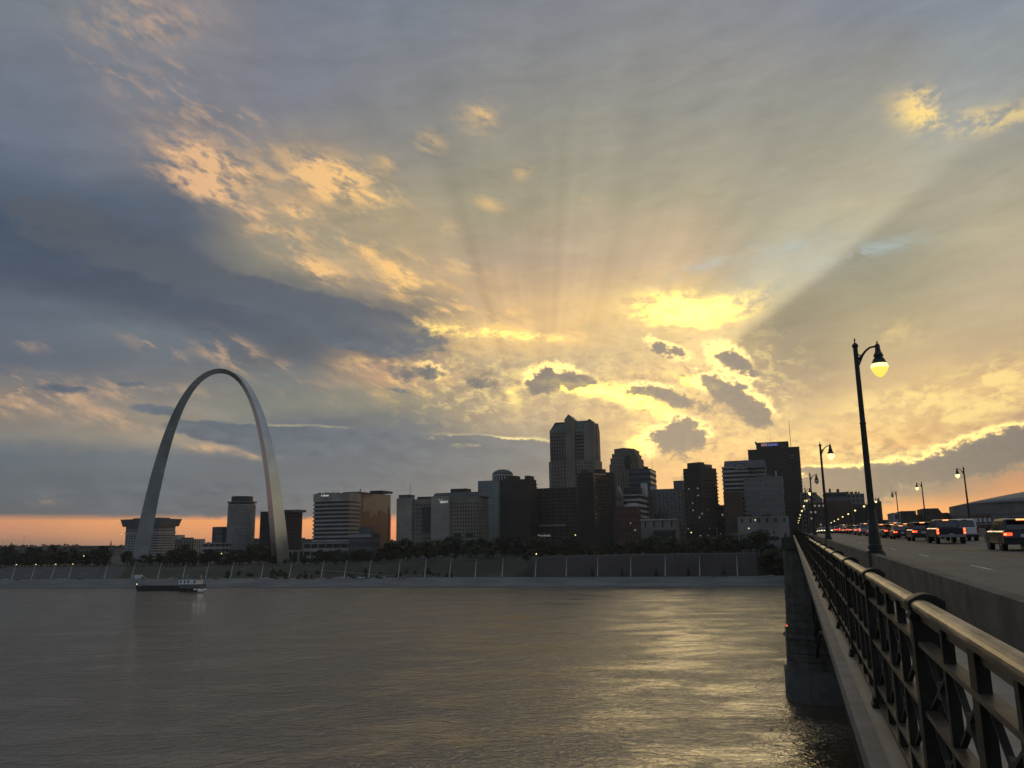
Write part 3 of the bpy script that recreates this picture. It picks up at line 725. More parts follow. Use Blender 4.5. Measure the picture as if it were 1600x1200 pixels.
r = bld('low_terrace', 'long low pale plinth below the dark blue glass block', 447, 506, 507, 859, 850, 14, nf=1, bay=8, wall='pale', glass='glass_dark', sp=.3, pier=.2)
# banded tower with the bowed front
def banded_tower():
    Y0 = 790; P, Q = atY(489, 800, Y0), atY(545, 800, Y0); z1 = atY(517, 771, Y0).z; w = Q.x-P.x
    n = 9; fr = [(P.x+w*i/(n-1), Y0-4.5*math.sin(PI*i/(n-1))) for i in range(n)]
    pts = fr+[(Q.x, Y0+26), (P.x, Y0+26)]
    r = thing('banded_tower', 'pale tower of curved white floor bands with a small sign near its roof', 'building', ((P.x+Q.x)/2, Y0+12, 8))
    facade(r, pts, 8, z1-7.5, 16, 30, 'pale', 'glass_dark', sp=.46, pier=0, proud=1.1)
    MB().prism(pts, z1-7.5, z1).build('parapet', M['beige'], r)
    for a, b in ((492, 500), (504, 512), (513, 520)):
        A, B = atY(a, 770, Y0), atY(b, 770, Y0); mb = MB(); R = (B.x-A.x)/2
        mb.yprism([(A.x+R+R*math.cos(PI*k/8), z1-.2+R*.55*math.sin(PI*k/8)) for k in range(9)], Y0+4, Y0+18); mb.build('barrel_vent', M['slate'], r)
    mast(r, 508, 765, 771, Y0+6, .15)
    for i, (a, b) in enumerate(((530, 531.5), (533, 534.5))): roofbox(r, a, b, 768, 771.5, Y0+3, 2, 'sign_soft', 'roof_unit')
    # illuminated sign: a slanted mark and a run of small letters too far off to read
    mb = MB(); yb_ = Y0-4.4
    for a, b, t0, t1 in ((502.2, 503.2, 776, 772.6), (504.6, 506, 775.8, 773.6), (506.3, 507.5, 775.8, 772.9), (507.8, 509.2, 775.6, 773.4), (509.5, 510.8, 775.6, 773.4), (511.1, 512.3, 775.5, 773.2), (512.6, 513.8, 775.4, 773.3)):
        A, B = atY(a, t0, yb_), atY(b, t1, yb_); mb.box(A.x, B.x, yb_-.4, yb_, A.z, B.z)
    mb.build('sign_lettering', M['sign_white'], r, kind='stuff')
banded_tower()
r = bld('parking_garage', 'low banded deck at the foot of the curved white-banded tower', 474, 544, 546, 847, 770, 16, nf=3, bay=9, wall='pale', glass='glass_dark', sp=.45, pier=.06)
# green and mirror glass tower
r = bld('glass_tower', 'mirror glass tower whose north side reflects the yellow sky', 527, 560, 599, 768, 860, 84, nf=24, bay=30, wall='bronze', glass='glass_mirror', sp=.0, pier=0, proud=.1, cap=.5)
x0, x1, y0, y1, z1 = r['fp']; zm = atY(550, 802, 860).z
MB().box(x0-.2, x1-.6, y0-.35, y0+.1, zm, z1-.2).build('pale_glass_panel', M['glass_green'], r)
MB().box(x0-.2, x1+.3, y0-.45, y0+.05, 8, zm-.1).build('dark_glass_reflection', M['glass_dark'], r)
mb = MB(); R_ = random.Random(3)
for k in range(26):
    z = z1-2-k*(z1-zm)/26*.98
    mb.box(x1-.3, x1+.5, y0+.2, y0+1.5+R_.random()*3, z-.9, z)
    if k % 2: mb.box(x1-.3, x1+.45, y0+7+R_.random()*2, y0+9+R_.random()*4, z-.7, z+.1)
mb.build('notched_corner', M['bronze'], r, kind='stuff')
ys = [y0+2, y0+10, y0+22, y0+30, y0+40, y0+52, y0+60, y0+70, y1+.2]; hs = [6, 2, 3, -4, -1, 5, 3, 1.5]
mb = MB()
for i in range(8): mb.box(x1-.2, x1+.32, ys[i], ys[i+1]-.02, 8, zm+hs[i])
mb.build('dark_glass_reflection', M['glass_dark'], r)  # jagged dark panes stand in for neighbouring buildings mirrored in the glass
roofbox(r, 578, 596, 766.5, 768.5, 880, 30, 'roofdark')
mast(r, 563, 764, 768, 866, .5)
r = bld('courthouse_block', 'low dark block with a pale cornice below the mirror glass tower', 545, 580, 582, 832, 760, 20, nf=4, bay=3.5, wall='slate', glass='glass_dark', pier=.5)
roofbox(r, 561, 575, 823, 833, 765, 12, 'slate'); roofbox(r, 545, 580, 835, 838, 759.2, .6, 'pale', 'cornice')
r = thing('lattice_mast', 'thin dark lattice radio mast standing alone beyond the trees', 'mast', (*atZ(607, 868, 12).xy, 12)); c = atY(607, 838, 900)
r.location = (c.x, 900, 12); r.matrix_world = Matrix.Translation(r.location); zt = atY(607, 791, 900).z
mb = MB()
for dx_, dy_ in ((-.7,-.7),(.7,-.7),(0,.8)): mb.bar((c.x+dx_,900+dy_,12), (c.x+dx_*.5,900+dy_*.5,zt), .28)
for k in range(24):
    z = 14+k*(zt-16)/24; s_ = 1 if k % 2 else -1; mb.bar((c.x-.7*s_,899.3,z), (c.x+.7*s_,899.3,z+(zt-16)/24), .18)
mb.build('lattice', M['roofdark'], r)
for y_ in (801, 797): MB().lathe([(1.0,0),(1.3,.6),(.9,1.5)], 10, (c.x, 900, atY(607, y_, 900).z)).build('antenna_drum', M['roofdark'], r)

# hotel complex
r = bld('hotel', 'wide grey concrete hotel with small square windows and a rooftop name sign', 682, 748, 763, 775, 745, None, nf=17, bay=3.0, wall='tan', glass='glass_dark', sp=.50, pier=.52, proud=.45, cap=6)
x0, x1, y0, y1, z1 = r['fp']
A, B = atY(674, 777, 744), atY(702, 777, 744)
MB().box(A.x, B.x, 743.2, 760, 8, atY(690, 775, 744).z).build('blank_wing', M['beige'], r)
lf, rt2 = atY(676, 776, 748), atY(754, 776, 748); t0_, t1_ = atY(678, 771, 748), atY(751, 767.5, 748)
mb = MB(); zz = z1+.02
mb.prism(rect(lf.x, rt2.x, 748, 775), zz, zz+ (t1_.z-z1)*.95, top=rect(t0_.x, t1_.x-1, 750, 772)); mb.build('sloped_roof', M['slate'], r)
roofbox(r, 704, 728, 763.5, 771, 750, 14, 'roofdark')
for a, b in ((709, 719.5), (727, 739)):
    A, B = atY(a, 833, 744), atY(b, 838, 744); MB().box(A.x, B.x, 744.1, 745.4, B.z, A.z).build('dark_opening', M['glass_dark'], r)
text(r, 'HYATT', 694, 784.6, 3.2, 743.2, 'sign_white', wpx=12.5, off=.3)
for a in (685.8, 689.5): A, B = atY(a, 782, 743.2), atY(a+1.4, 779.6, 743.2); MB().box(A.x, B.x, 742.8, 743.15, A.z, B.z).build('sign_mark', M['sign_soft'], r)
r2 = bld('hotel_wing', 'lower left wing of the grey hotel with a recessed dark window bay', 620, 682, 683, 779, 750, 26, nf=15, bay=3.0, wall='tan', glass='glass_dark', sp=.50, pier=.60, proud=.45, cap=5)
A, B = atY(620, 785, 748.5), atY(644, 785, 748.5)
MB().box(A.x, B.x, 748, 752, 8, atY(630, 778.5, 748.5).z).build('blank_wing', M['beige'], r2)
A, B = atY(660, 792, 748.5), atY(681, 831, 748.5)
mb = MB(); mb.box(A.x, B.x, 748.8, 751, B.z, A.z); mb.build('dark_glass_bay', M['glass_dark'], r2)
mb = MB()
for k in range(13):
    z = B.z+(k+.5)*(A.z-B.z)/13; mb.box(A.x, B.x, 748.4, 748.9, z-.35, z+.35)
for k in range(8):
    x = A.x+(k)*(B.x-A.x)/7; mb.box(x-.2, x+.2, 748.5, 748.9, B.z, A.z)
mb.build('mullion', M['slate'], r2)
roofbox(r2, 623, 640, 773, 779.5, 756, 12, 'slate'); roofbox(r2, 652, 676, 776, 780, 756, 12, 'roofdark')
mast(r2, 641, 755, 776, 756, .14)
# domed office building
r = bld('domed_tower', 'white gridded tower with glass corner and a round dome on top', 765, 802, 803, 768, 930, 40, nf=22, bay=4.0, wall='white', glass='glass_dark', sp=.42, pier=.38, proud=.6)
A, B = atY(749, 752, 925), atY(781, 752, 925)
MB().box(A.x, B.x, 920, 945, 8, A.z).build('glass_volume', M['glass_green'], r)
mb = MB()
for k in range(10):
    z = A.z-2-k*3.6; mb.box(A.x-.2, B.x+.2, 919.8, 920.1, z-.15, z+.15)
mb.build('mullion', M['slate'], r)
C = atY(785.5, 752, 945); Rr = (atY(801, 752, 945).x-atY(770, 752, 945).x)/2; zt = atY(785, 742, 945).z; zd = atY(785, 733.5, 945).z
pts = [(C.x+Rr*math.cos(2*PI*k/24), 945+Rr*math.sin(2*PI*k/24)) for k in range(24)]
facade(r, pts, atY(785, 770, 945).z, zt, 1, 3.0, 'white', 'glass_dark', sp=.1, pier=.35, proud=.5, wname='drum', glassname='drum_glass')
MB().lathe([(Rr*math.cos(a_*PI/16), (zd-zt)*math.sin(a_*PI/16)) for a_ in range(8)], 24, (C.x, 945, zt)).build('dome', M['slate'], r, smooth=True)
# three brown slab towers of one kind, set cornerwise to the river
def brown_tower(label, pa, pb, pc, yt, Y0, dl, dr, nf=26, lit=.0, gold=None):
    A, C_, B = atY(pa, yt, Y0+dl), atY(pb, yt, Y0), atY(pc, yt, Y0+dr); z1 = C_.z
    pts = [(C_.x, Y0), (B.x, Y0+dr), (B.x+A.x-C_.x, Y0+dr+dl), (A.x, Y0+dl)]
    r = thing('apartment_tower', label, 'building', (sum(p[0] for p in pts)/4, sum(p[1] for p in pts)/4, 8))
    facade(r, pts, 8, z1, nf, 3.3, 'dkbrown', 'glass_dark', sp=.46, pier=.42, proud=.5, lit=lit)
    c, b = Vector(pts[0]), Vector(pts[1]); e = (b-c).normalized(); n_ = Vector((e.y, -e.x)); L = (b-c).length
    mb = MB()
    for k in range(nf):
        z = 10+k*(z1-12)/nf
        for q in ((b-e*3.0), (Vector(pts[3])+Vector((0, 0)))):
            mb.prism([tuple(q-n_*.5), tuple(q+e*3.4-n_*.5), tuple(q+e*3.4+n_*.9), tuple(q+n_*.9)], z, z+1.0)
    mb.build('balcony_stack', M['dkbrown'], r, kind='stuff')
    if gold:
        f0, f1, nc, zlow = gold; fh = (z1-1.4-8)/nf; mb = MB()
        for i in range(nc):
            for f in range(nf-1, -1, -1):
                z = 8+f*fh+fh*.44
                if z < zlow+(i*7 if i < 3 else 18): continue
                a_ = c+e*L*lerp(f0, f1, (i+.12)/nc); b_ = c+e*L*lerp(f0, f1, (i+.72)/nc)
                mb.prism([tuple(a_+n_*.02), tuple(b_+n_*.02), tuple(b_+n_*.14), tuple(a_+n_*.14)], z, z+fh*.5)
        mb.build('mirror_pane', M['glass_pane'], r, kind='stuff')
    def plant(f0, f1, d0, d1, y_, nm='penthouse', m='roofdark'):
        u = Vector(pts[3])-c; q = [c+e*L*f0+u*d0, c+e*L*f1+u*d0, c+e*L*f1+u*d1, c+e*L*f0+u*d1]
        MB().prism([tuple(v) for v in q], z1-.3, atY(pb, y_, Y0).z).build(nm, M[m], r)
    r['fp'] = [pts[3][0], pts[1][0], Y0, Y0+dr, z1]
    return r, plant
r, pl = brown_tower('dark brown slab tower with edge balconies left of the red-brown hotel', 781, 827, 838, 748, 770, 4, 20)
pl(.2, .8, .5, .8, 741.5, m='dkbrown'); pl(.2, .9, .05, .2, 742.5, m='dkbrown'); pl(.2, .7, .82, .95, 745.5)
r = bld('brick_hotel', 'broad red-brown brick hotel between two dark slab towers', 838, 900, 903, 761, 800, 30, nf=20, bay=6.5, wall='redbrown', glass='glass_dark', sp=.58, pier=.22, proud=.5)
roofbox(r, 841, 884, 819, 821.5, 797.5, 2, 'tan', 'canopy_band')
text(r, 'Marriott', 849, 836.8, 3.6, 797, 'sign_soft', wpx=22, off=.6)
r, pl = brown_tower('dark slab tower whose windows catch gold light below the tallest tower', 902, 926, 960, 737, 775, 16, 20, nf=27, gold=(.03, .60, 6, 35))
pl(.0, .14, .1, .3, 728, m='slate'); pl(.1, .4, .4, .9, 732, m='dkbrown'); pl(.45, .75, .2, .7, 731.5, m='dkbrown')
r, pl = brown_tower('dark slab tower with rows of lit windows left of the bank tower', 1067, 1095, 1119, 730, 765, 10, 22, lit=.05)
pl(.05, .35, .1, .8, 721.5); pl(.4, .85, .1, .6, 724, m='slate')

# tallest tower with green gabled roof
def gabled_tower():
    Y0 = 880; x0 = atY(858, 680, Y0).x; x1 = atY(929, 680, Y0).x; d_ = ray(938, 690); Y1 = x1*d_.y/d_.x; Y1 = min(Y1, Y0+50)
    ze = atY(890, 671, Y0).z; zr = atY(870, 660, Y0+4).z
    r = thing('gabled_tower', 'tallest grey stone tower with green copper roof and pointed gables', 'building', ((x0+x1)/2, (Y0+Y1)/2, 8))
    pts = [(x0+2,Y0),(x1-3,Y0),(x1,Y0+4),(x1,Y1-3),(x1-3,Y1),(x0+2,Y1),(x0,Y1-2),(x0,Y0+2)]
    facade(r, pts, 8, ze, 38, 3.0, 'tan', 'glass_dark', sp=.34, pier=.52, proud=.5, cap=3)
    zl = atY(858, 722, Y0).z
    MB().prism(inset(pts, -1.6), 8, zl).build('lower_shaft', M['tan'], r)
    mb = MB(); n_ = 14
    for k in range(n_):                                   # window slots on the lower shaft
        xx = x0+4+k*(x1-x0-9)/(n_-1)
        for f in range(26): z = zl-4-f*4.1; mb.box(xx-.55, xx+.55, Y0-1.9, Y0-1.55, z, z+2.4)
    for k in range(8):
        yy = Y0+4+k*(Y1-Y0-8)/7
        for f in range(26): z = zl-4-f*4.1; mb.box(x1+1.5, x1+1.85, yy-.5, yy+.5, z, z+2.4)
    mb.build('window_slot', M['glass_dark'], r, kind='stuff')
    ins = inset(pts, 4.5)
    MB().prism(pts, ze, zr, top=inset(pts, 7)).build('copper_roof', M['copper'], r)
    def gable(a, b, apx, yap, pro, yb, side=False):
        A, B = atY(a, 671, Y0-pro), atY(b, 671, Y0-pro); C_ = atY(apx, yap, Y0-pro)
        prof = [(A.x, 8), (B.x, 8), (B.x, atY(b, yb, Y0-pro).z), (C_.x, C_.z), (A.x, atY(a, yb, Y0-pro).z)]
        MB().yprism(prof, Y0-pro, Y0+22).build('gable_bay', M['tan'], r)
        pr2 = [(A.x-.5, prof[4][1]-.4), (C_.x, C_.z-.3), (B.x+.5, prof[2][1]-.4), (B.x+.5, prof[2][1]+.5), (C_.x, C_.z+.8), (A.x-.5, prof[4][1]+.5)]
        MB().yprism(pr2, Y0-pro-.4, Y0+22.5).build('gable_roof', M['copper'], r)
    gable(882.5, 897, 888, 648.5, 2.2, 657)
    gable(912, 928, 921, 655.5, 1.4, 662)
    A, B = atY(893, 671, Y0), atY(915, 671, Y0)
    MB().prism(rect(A.x-6, B.x+6, Y0+8, Y1-8), ze, atY(905, 656.5, Y0+8).z, top=rect(A.x-2, B.x+1, Y0+14, Y1-14)).build('copper_roof', M['copper'], r)
    # east side gable
    yc = (Y0+Y1)/2; z_ = ze-2
    MB().xprism([(yc-7, 8), (yc+7, 8), (yc+7, z_), (yc, z_+9), (yc-7, z_)], x1-14, x1+1.3).build('gable_bay', M['tan'], r)
    mb = MB()
    for a, nb, y_ in ((860, 6, 0), (899, 4, 0)):
        X0 = atY(a+1, 700, Y0).x
        for k in range(nb):
            for f in range(10):
                z = ze-9-f*4.1; mb.box(X0+k*3.2, X0+k*3.2+1.5, Y0-.2, Y0+.3, z, z+2.2)
    mb.build('window_slot', M['glass_dark'], r, kind='stuff')
gabled_tower()
# stepped tower
def stepped_tower():
    Y0 = 1060; r = thing('stepped_tower', 'grey tower with a stepped top and shallow pitched crown', 'building', (atY(976, 720, Y0).x, Y0+25, 8))
    last = None
    for i, (a, b, yt, st) in enumerate(((952, 998, 726, 0), (953, 996, 716, 2), (955, 993, 709, 4), (958, 990, 703.5, 6))):
        A, B = atY(a, yt, Y0), atY(b, yt, Y0)
        facade(r, rect(A.x, B.x, Y0+st, Y0+50-st), 8 if i == 0 else last-1, A.z, 34 if i == 0 else 2, 3.2, 'tan', 'glass_dark', sp=.2, pier=.55, proud=.5)
        last = A.z
    A, B = atY(958, 703.5, Y0), atY(990, 703.5, Y0)
    MB().yprism([(A.x, last), (B.x, last), (B.x, last+1.2), ((A.x*.55+B.x*.45), atY(972, 699, Y0).z), (A.x, last+2)], Y0+6.2, Y0+44).build('crown', M['slate'], r)
    A, B = atY(976, 713, Y0), atY(985, 733, Y0)
    MB().box(A.x, B.x, Y0-.25, Y0+.3, B.z, A.z).build('recessed_bay', M['glass_dark'], r)
stepped_tower()
r = bld('office_block', 'square dark bronze office block with gold-striped side behind the white ribbed block', 982, 1016, 1028, 732, 1000, 46, nf=16, bay=60, wall='bronze', glass='glass_mirror', sp=.55, pier=0, proud=.4)
mast(r, 1018, 709, 732, 1010, .12); roofbox(r, 1006, 1011, 729, 733, 1004, 8, 'roofdark')
r = bld('office_block', 'white-banded office block with a pale plant room, right of the stepped tower', 973, 1000, 1014, 772, 850, None, nf=12, bay=60, wall='white', glass='glass_dark', sp=.45, pier=0, proud=.8)
roofbox(r, 1001, 1009, 755, 773, 870, 10, 'white'); roofbox(r, 975, 1000, 762, 773, 858, 16, 'roofdark')
r = bld('office_block', 'wide grey block of thin vertical ribs between the white bands and the dark tower', 1012, 1066, 1072, 763, 900, 40, nf=18, bay=4.4, wall='slate', glass='glass_blue', sp=.2, pier=.32, proud=.5)
roofbox(r, 1052, 1066, 751, 764, 930, 14, 'slate'); roofbox(r, 1016, 1024, 760, 764, 910, 10, 'white')
r = bld('old_office_block', 'small beige gabled block beside the dark gold-lit slab', 959, 971, 975, 775, 840, 20, nf=8, bay=4, wall='tan', glass='glass_dark', sp=.6, pier=.6)
A, B = atY(959, 775, 840), atY(970, 775, 840)
MB().yprism([(A.x, A.z), (B.x, A.z), ((A.x+B.x)/2, atY(964, 759, 840).z)], 841, 858).build('gable_roof', M['tan'], r)
r = bld('brick_warehouse', 'red brick block with small lit windows in front of the white-banded office', 957, 994, 1001, 791, 790, None, nf=8, bay=4.2, wall='brick', glass='glass_dark', sp=.6, pier=.55, lit=.12)
roofbox(r, 980, 994, 786, 792, 795, 12, 'white', 'skylight')
r = bld('low_hall', 'long low pale hall with a bright roof edge left of the lit slab tower', 1001, 1056, 1060, 811, 745, 24, nf=2, bay=9, wall='stonewall', glass='glass_dark', sp=.7, pier=.8)
A, B = atY(1000, 809, 744), atY(1058, 812, 744)
MB().box(A.x, B.x, 744.2, 745.4, B.z-.1, B.z+1.0).build('bright_roof_edge', M['white'], r)
r = bld('low_hall', 'dark low annex with a pale plinth below the long pale hall', 1020, 1056, 1058, 828, 735, 8, nf=1, bay=40, wall='dkbrown', glass='glass_dark', sp=.8, pier=0)
# right cluster
def bank_tower():
    Y0 = 960
    r = thing('bank_tower', 'stepped dark office tower carrying a blue and red bank sign', 'building', (atY(1205, 720, Y0).x, Y0+25, 8))
    def blk(a, b, yt, y0, y1, nm, nf=30):
        A, B = atY(a, yt, y0), atY(b, yt, y0)
        facade(r, rect(A.x, B.x, y0, y1), 8, A.z, nf, 50, 'bronze', 'glass_dark', sp=.4, pier=0, proud=.35)
        return A, B
    blk(1168, 1232, 703, Y0+3, Y0+50, 'l'); A, B = blk(1181, 1232, 692, Y0, Y0+44, 'c', 32); C_, D_ = blk(1231, 1249, 698.5, Y0+6, Y0+60, 'r', 31)
    MB().box(A.x, B.x, Y0-.5, Y0, atY(1200, 701, Y0).z, A.z+.02).build('sign_fascia', M['glass_dark'], r)
    P, Q = atY(1189.5, 697.6, Y0-.6), atY(1198, 692.8, Y0-.6); MB().box(P.x, Q.x, Y0-1.0, Y0-.55, P.z, Q.z).build('sign_panel', M['sign_soft'], r)
    P, Q = atY(1198.4, 697.2, Y0-.6), atY(1215.5, 692.2, Y0-.6); MB().box(P.x, Q.x, Y0-1.0, Y0-.55, P.z, Q.z).build('sign_panel', M['sign_blue'], r)
    text(r, 'us', 1193.8, 695.2, 3.0, Y0-1.1, 'sign_red', wpx=6, off=.15); text(r, 'bank', 1207, 694.8, 3.4, Y0-1.1, 'sign_soft', wpx=13.5, off=.15, bold=0)
    for y_, h_ in ((711, 1.2), (714.5, 1.4)):
        P, Q = atY(1232.5, y_+h_, Y0+5.6), atY(1241, y_, Y0+5.6); MB().box(P.x, Q.x, Y0+5.4, Y0+6.05, P.z, Q.z).build('louvre_band', M['pale'], r)
    mast(r, 1232.5, 657, 698, Y0+20, .22); mast(r, 1203, 672, 692, Y0+20, .07); roofbox(r, 1179.5, 1182, 690, 693, Y0+3, 3, 'roofdark')
bank_tower()
def lunette_block():
    Y0 = 830; r = bld('office_block', 'white-banded office block with a half-round window under its grey roof', 1127, 1168, 1170, 728, Y0, 34, nf=22, bay=50, wall='pale', glass='glass_dark', sp=.46, pier=0, proud=.7)
    A, B = atY(1130, 728, Y0), atY(1196, 727, Y0); zt = atY(1160, 718.5, Y0).z
    MB().prism(rect(A.x, B.x, Y0+1, Y0+30), A.z-3, zt, top=rect(A.x+1, B.x-1, Y0+6, Y0+26)).build('grey_roof', M['slate'], r)
    A, B = atY(1165, 729, Y0+6), atY(1196, 729, Y0+6)
    facade(r, rect(A.x, B.x, Y0+6, Y0+32), 8, A.z+.5, 22, 60, 'pale', 'glass_dark', sp=.42, pier=0, proud=.7, wname='rear_wall', glassname='rear_glass')
    c = atY(1157, 733, Y0-1); R = (atY(1166, 733, Y0).x-atY(1148, 733, Y0).x)/2
    MB().yprism([(c.x+R*math.cos(PI*k/14), c.z+R*1.05*math.sin(PI*k/14)) for k in range(15)], Y0-1.4, Y0+5).build('lunette', M['pale'], r)
    mb = MB()
    for k in range(1, 6):
        a_ = PI*k/6; mb.bar((c.x, Y0-1.5, c.z), (c.x+R*.95*math.cos(a_), Y0-1.5, c.z+R*.98*math.sin(a_)), .25)
    mb.tube([(c.x+R*math.cos(PI*k/14), Y0-1.4, c.z+R*1.05*math.sin(PI*k/14)) for k in range(15)], .45, 5)
    mb.build('lunette_frame', M['slate'], r)
lunette_block()
r = bld('glass_office', 'low-rise of dark glass and grey bands with one gold-lit side', 1161, 1222, 1233, 744, 790, 44, nf=15, bay=14, wall='grey', glass='glass_blue', sp=.34, pier=.06, proud=.35)
x0, x1, y0, y1, z1 = r['fp']
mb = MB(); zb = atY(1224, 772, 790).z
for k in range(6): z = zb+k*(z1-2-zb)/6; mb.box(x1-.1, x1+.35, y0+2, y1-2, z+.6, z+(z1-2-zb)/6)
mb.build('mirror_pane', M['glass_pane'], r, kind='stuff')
roofbox(r, 1182, 1204, 741.5, 744.5, 800, 14, 'slate'); roofbox(r, 1211, 1213, 736, 744.5, 800, 2, 'white', 'vent')
r = bld('brick_block', 'plain brown brick block in front of the lunette office', 1130, 1158, 1160, 768, 775, 20, nf=10, bay=5, wall='redbrown', glass='glass_dark', sp=.8, pier=.8)
r = bld('stone_hall', 'long pale stone hall beneath the glass office by the bridge', 1152, 1232, 1234, 806, 740, 30, nf=3, bay=7, wall='stonewall', glass='glass_dark', sp=.72, pier=.7)
for a, b in ((1168, 1175), (1190, 1204)):
    A, B = atY(a, 806, 741), atY(b, 803, 741); MB().box(A.x, B.x, 742, 750, A.z-1, B.z).build('roof_unit', M['roofdark'], r)
r = bld('arcade', 'grey arcade with balustrade and dark openings at the bridge end', 1133, 1218, 1219, 832, 700, 10, nf=2, bay=2.6, wall='stonewall', glass='glass_dark', sp=.35, pier=.45)
r = bld('stone_hall', 'pale blank stone block beside the bridge abutment', 1200, 1218, 1219, 826, 690, 12, nf=2, bay=8, wall='stonewall', glass='glass_dark', sp=.8, pier=.85)
r = bld('office_block', 'narrow grey block between the lit slab tower and the lunette office', 1119, 1131, 1132, 789, 800, 20, nf=9, bay=4, wall='slate', glass='glass_dark', pier=.5, lit=.1)
# beyond the bridge, right of the roadway
r = bld('brick_block', 'dark stepped brick block with small lit windows beyond the bridge end', 1250, 1276, None, 769, 900, 30, nf=14, bay=5, wall='grey', glass='glass_dark', sp=.55, pier=.55, lit=.10)
A, B = atY(1276, 772, 900), atY(1285, 779, 900)
MB().yprism([(A.x+.05, 8), (B.x, 8), (B.x, B.z), (A.x+.05, A.z)], 901, 925).build('sloped_wing', M['grey'], r)
r = bld('brick_block', 'lower brick block with rows of small lit windows right of the bridge lamps', 1262, 1290, None, 785, 860, 20, nf=9, bay=4.5, wall='redbrown', glass='glass_dark', sp=.5, pier=.5, lit=.28)
r = bld('convention_block', 'wide block with a pale upper wall and brown lower wall behind the lamps', 1288, 1322, None, 768.5, 940, 60, nf=3, bay=40, wall='slate', glass='glass_dark', sp=.85, pier=0)
A, B = atY(1290, 784, 939), atY(1330, 784, 939)
MB().box(A.x, B.x, 938.8, 940.5, 8, A.z).build('brick_base', M['redbrown'], r)
r2 = bld('hotel_block', 'greenish square block with a ragged roofline behind the first lamp post', 1322, 1350, None, 771, 950, 50, nf=14, bay=5, wall='grey', glass='glass_dark', sp=.5, pier=.5)
for a, b, y_ in ((1322, 1326, 768), (1328, 1333, 768.5), (1336, 1339, 768), (1341, 1343, 768.5)): roofbox(r2, a, b, y_, 772, 955, 10, 'roofdark', 'roof_unit')
roofbox(r, 1295, 1298, 763.5, 769, 945, 5, 'roofdark', 'roof_unit'); roofbox(r, 1307, 1311, 764, 769, 945, 5, 'roofdark', 'roof_unit')
r = bld('warehouse', 'dark low block left of the second far lamp', 1336, 1358, None, 788, 880, 30, nf=5, bay=6, wall='dkbrown', glass='glass_dark', pier=.6)
r = bld('warehouse', 'dark narrow tower block with a ragged top right of the first lamp post', 1365, 1377, None, 783, 860, 30, nf=8, bay=5, wall='dkbrown', glass='glass_dark', pier=.6)
roofbox(r, 1371, 1374, 779, 784, 862, 5, 'roofdark'); 
for a, b, yt, Y0, w_, lb in ((1377, 1394, 812, 840, 'dkbrown', 'low dark shed just right of the narrow ragged-topped block'),
    (1394, 1406, 801, 800, 'pale', 'small pale square block among low dark roofs on the right'),
    (1408, 1431, 798, 830, 'dkbrown', 'low flat-roofed brown block right of the small pale one'),
    (1430, 1444, 804, 860, 'redbrown', 'little dark block with a gap of sky beside it'),
    (1442, 1466, 794, 850, 'dkbrown', 'dark block with a sloping right roof behind the pickup'),
    (1464, 1482, 801, 870, 'dkbrown', 'low brown block behind the white van'),
    (1478, 1502, 805, 880, 'redbrown', 'low block with a rounded roof behind the white van'),
    (1500, 1522, 802, 900, 'dkbrown', 'dark block with small roof vents left of the white-windowed brick block')):
    r = bld('low_building', lb, a, b, None, yt, Y0, 40, nf=4, bay=6, wall=w_, glass='glass_dark', sp=.6, pier=.6)
    if 'sloping' in lb:
        A, B = atY(b, yt, Y0), atY(b+9, 805, Y0); MB().yprism([(A.x, 8), (B.x, 8), (B.x, B.z), (A.x, A.z)], Y0+1, Y0+30).build('sloped_roof', M['dkbrown'], r)
    if 'rounded' in lb:
        A, B = atY(a+3, yt, Y0), atY(b-5, yt, Y0); R = (B.x-A.x)/2; MB().yprism([(A.x+R+R*math.cos(PI*k/8), A.z-.3+R*.6*math.sin(PI*k/8)) for k in range(9)], Y0+1, Y0+20).build('rounded_roof', M['roofdark'], r)
    if 'vents' in lb:
        mast(r, 1505, 797, 803, Y0+4, .2); roofbox(r, 1509, 1514, 798, 803, Y0+4, 5)
r = bld('brick_block', 'low brick block with a row of tall white windows below the stadium roof', 1519, 1549, None, 803, 620, 30, nf=1, bay=4, wall='brick', glass='glass_dark', sp=.5, pier=.6)
x0, x1, y0, y1, z1 = r['fp']
for k in range(4):
    xx = x0+4+k*5.2 if False else atY(1525+k*7, 812, y0).x
    w = .85; A = atY(1525, 816, y0).z; B = atY(1525, 809.5, y0).z
    o = MB().box(xx-w, xx+w, y0-.25, y0+.1, A, B).build('window', M['white'], r)
    MB().box(xx-.08, xx+.08, y0-.35, y0-.26, A, B).box(xx-w, xx+w, y0-.34, y0-.26, (A+B)/2-.08, (A+B)/2+.08).build('glazing_bar', M['slate'], o)
MB().box(x0, x1+6, y0-1.0, y0-.05, atY(1525, 819.6, y0).z, atY(1525, 818.4, y0).z).build('pale_ledge', M['pale'], r)
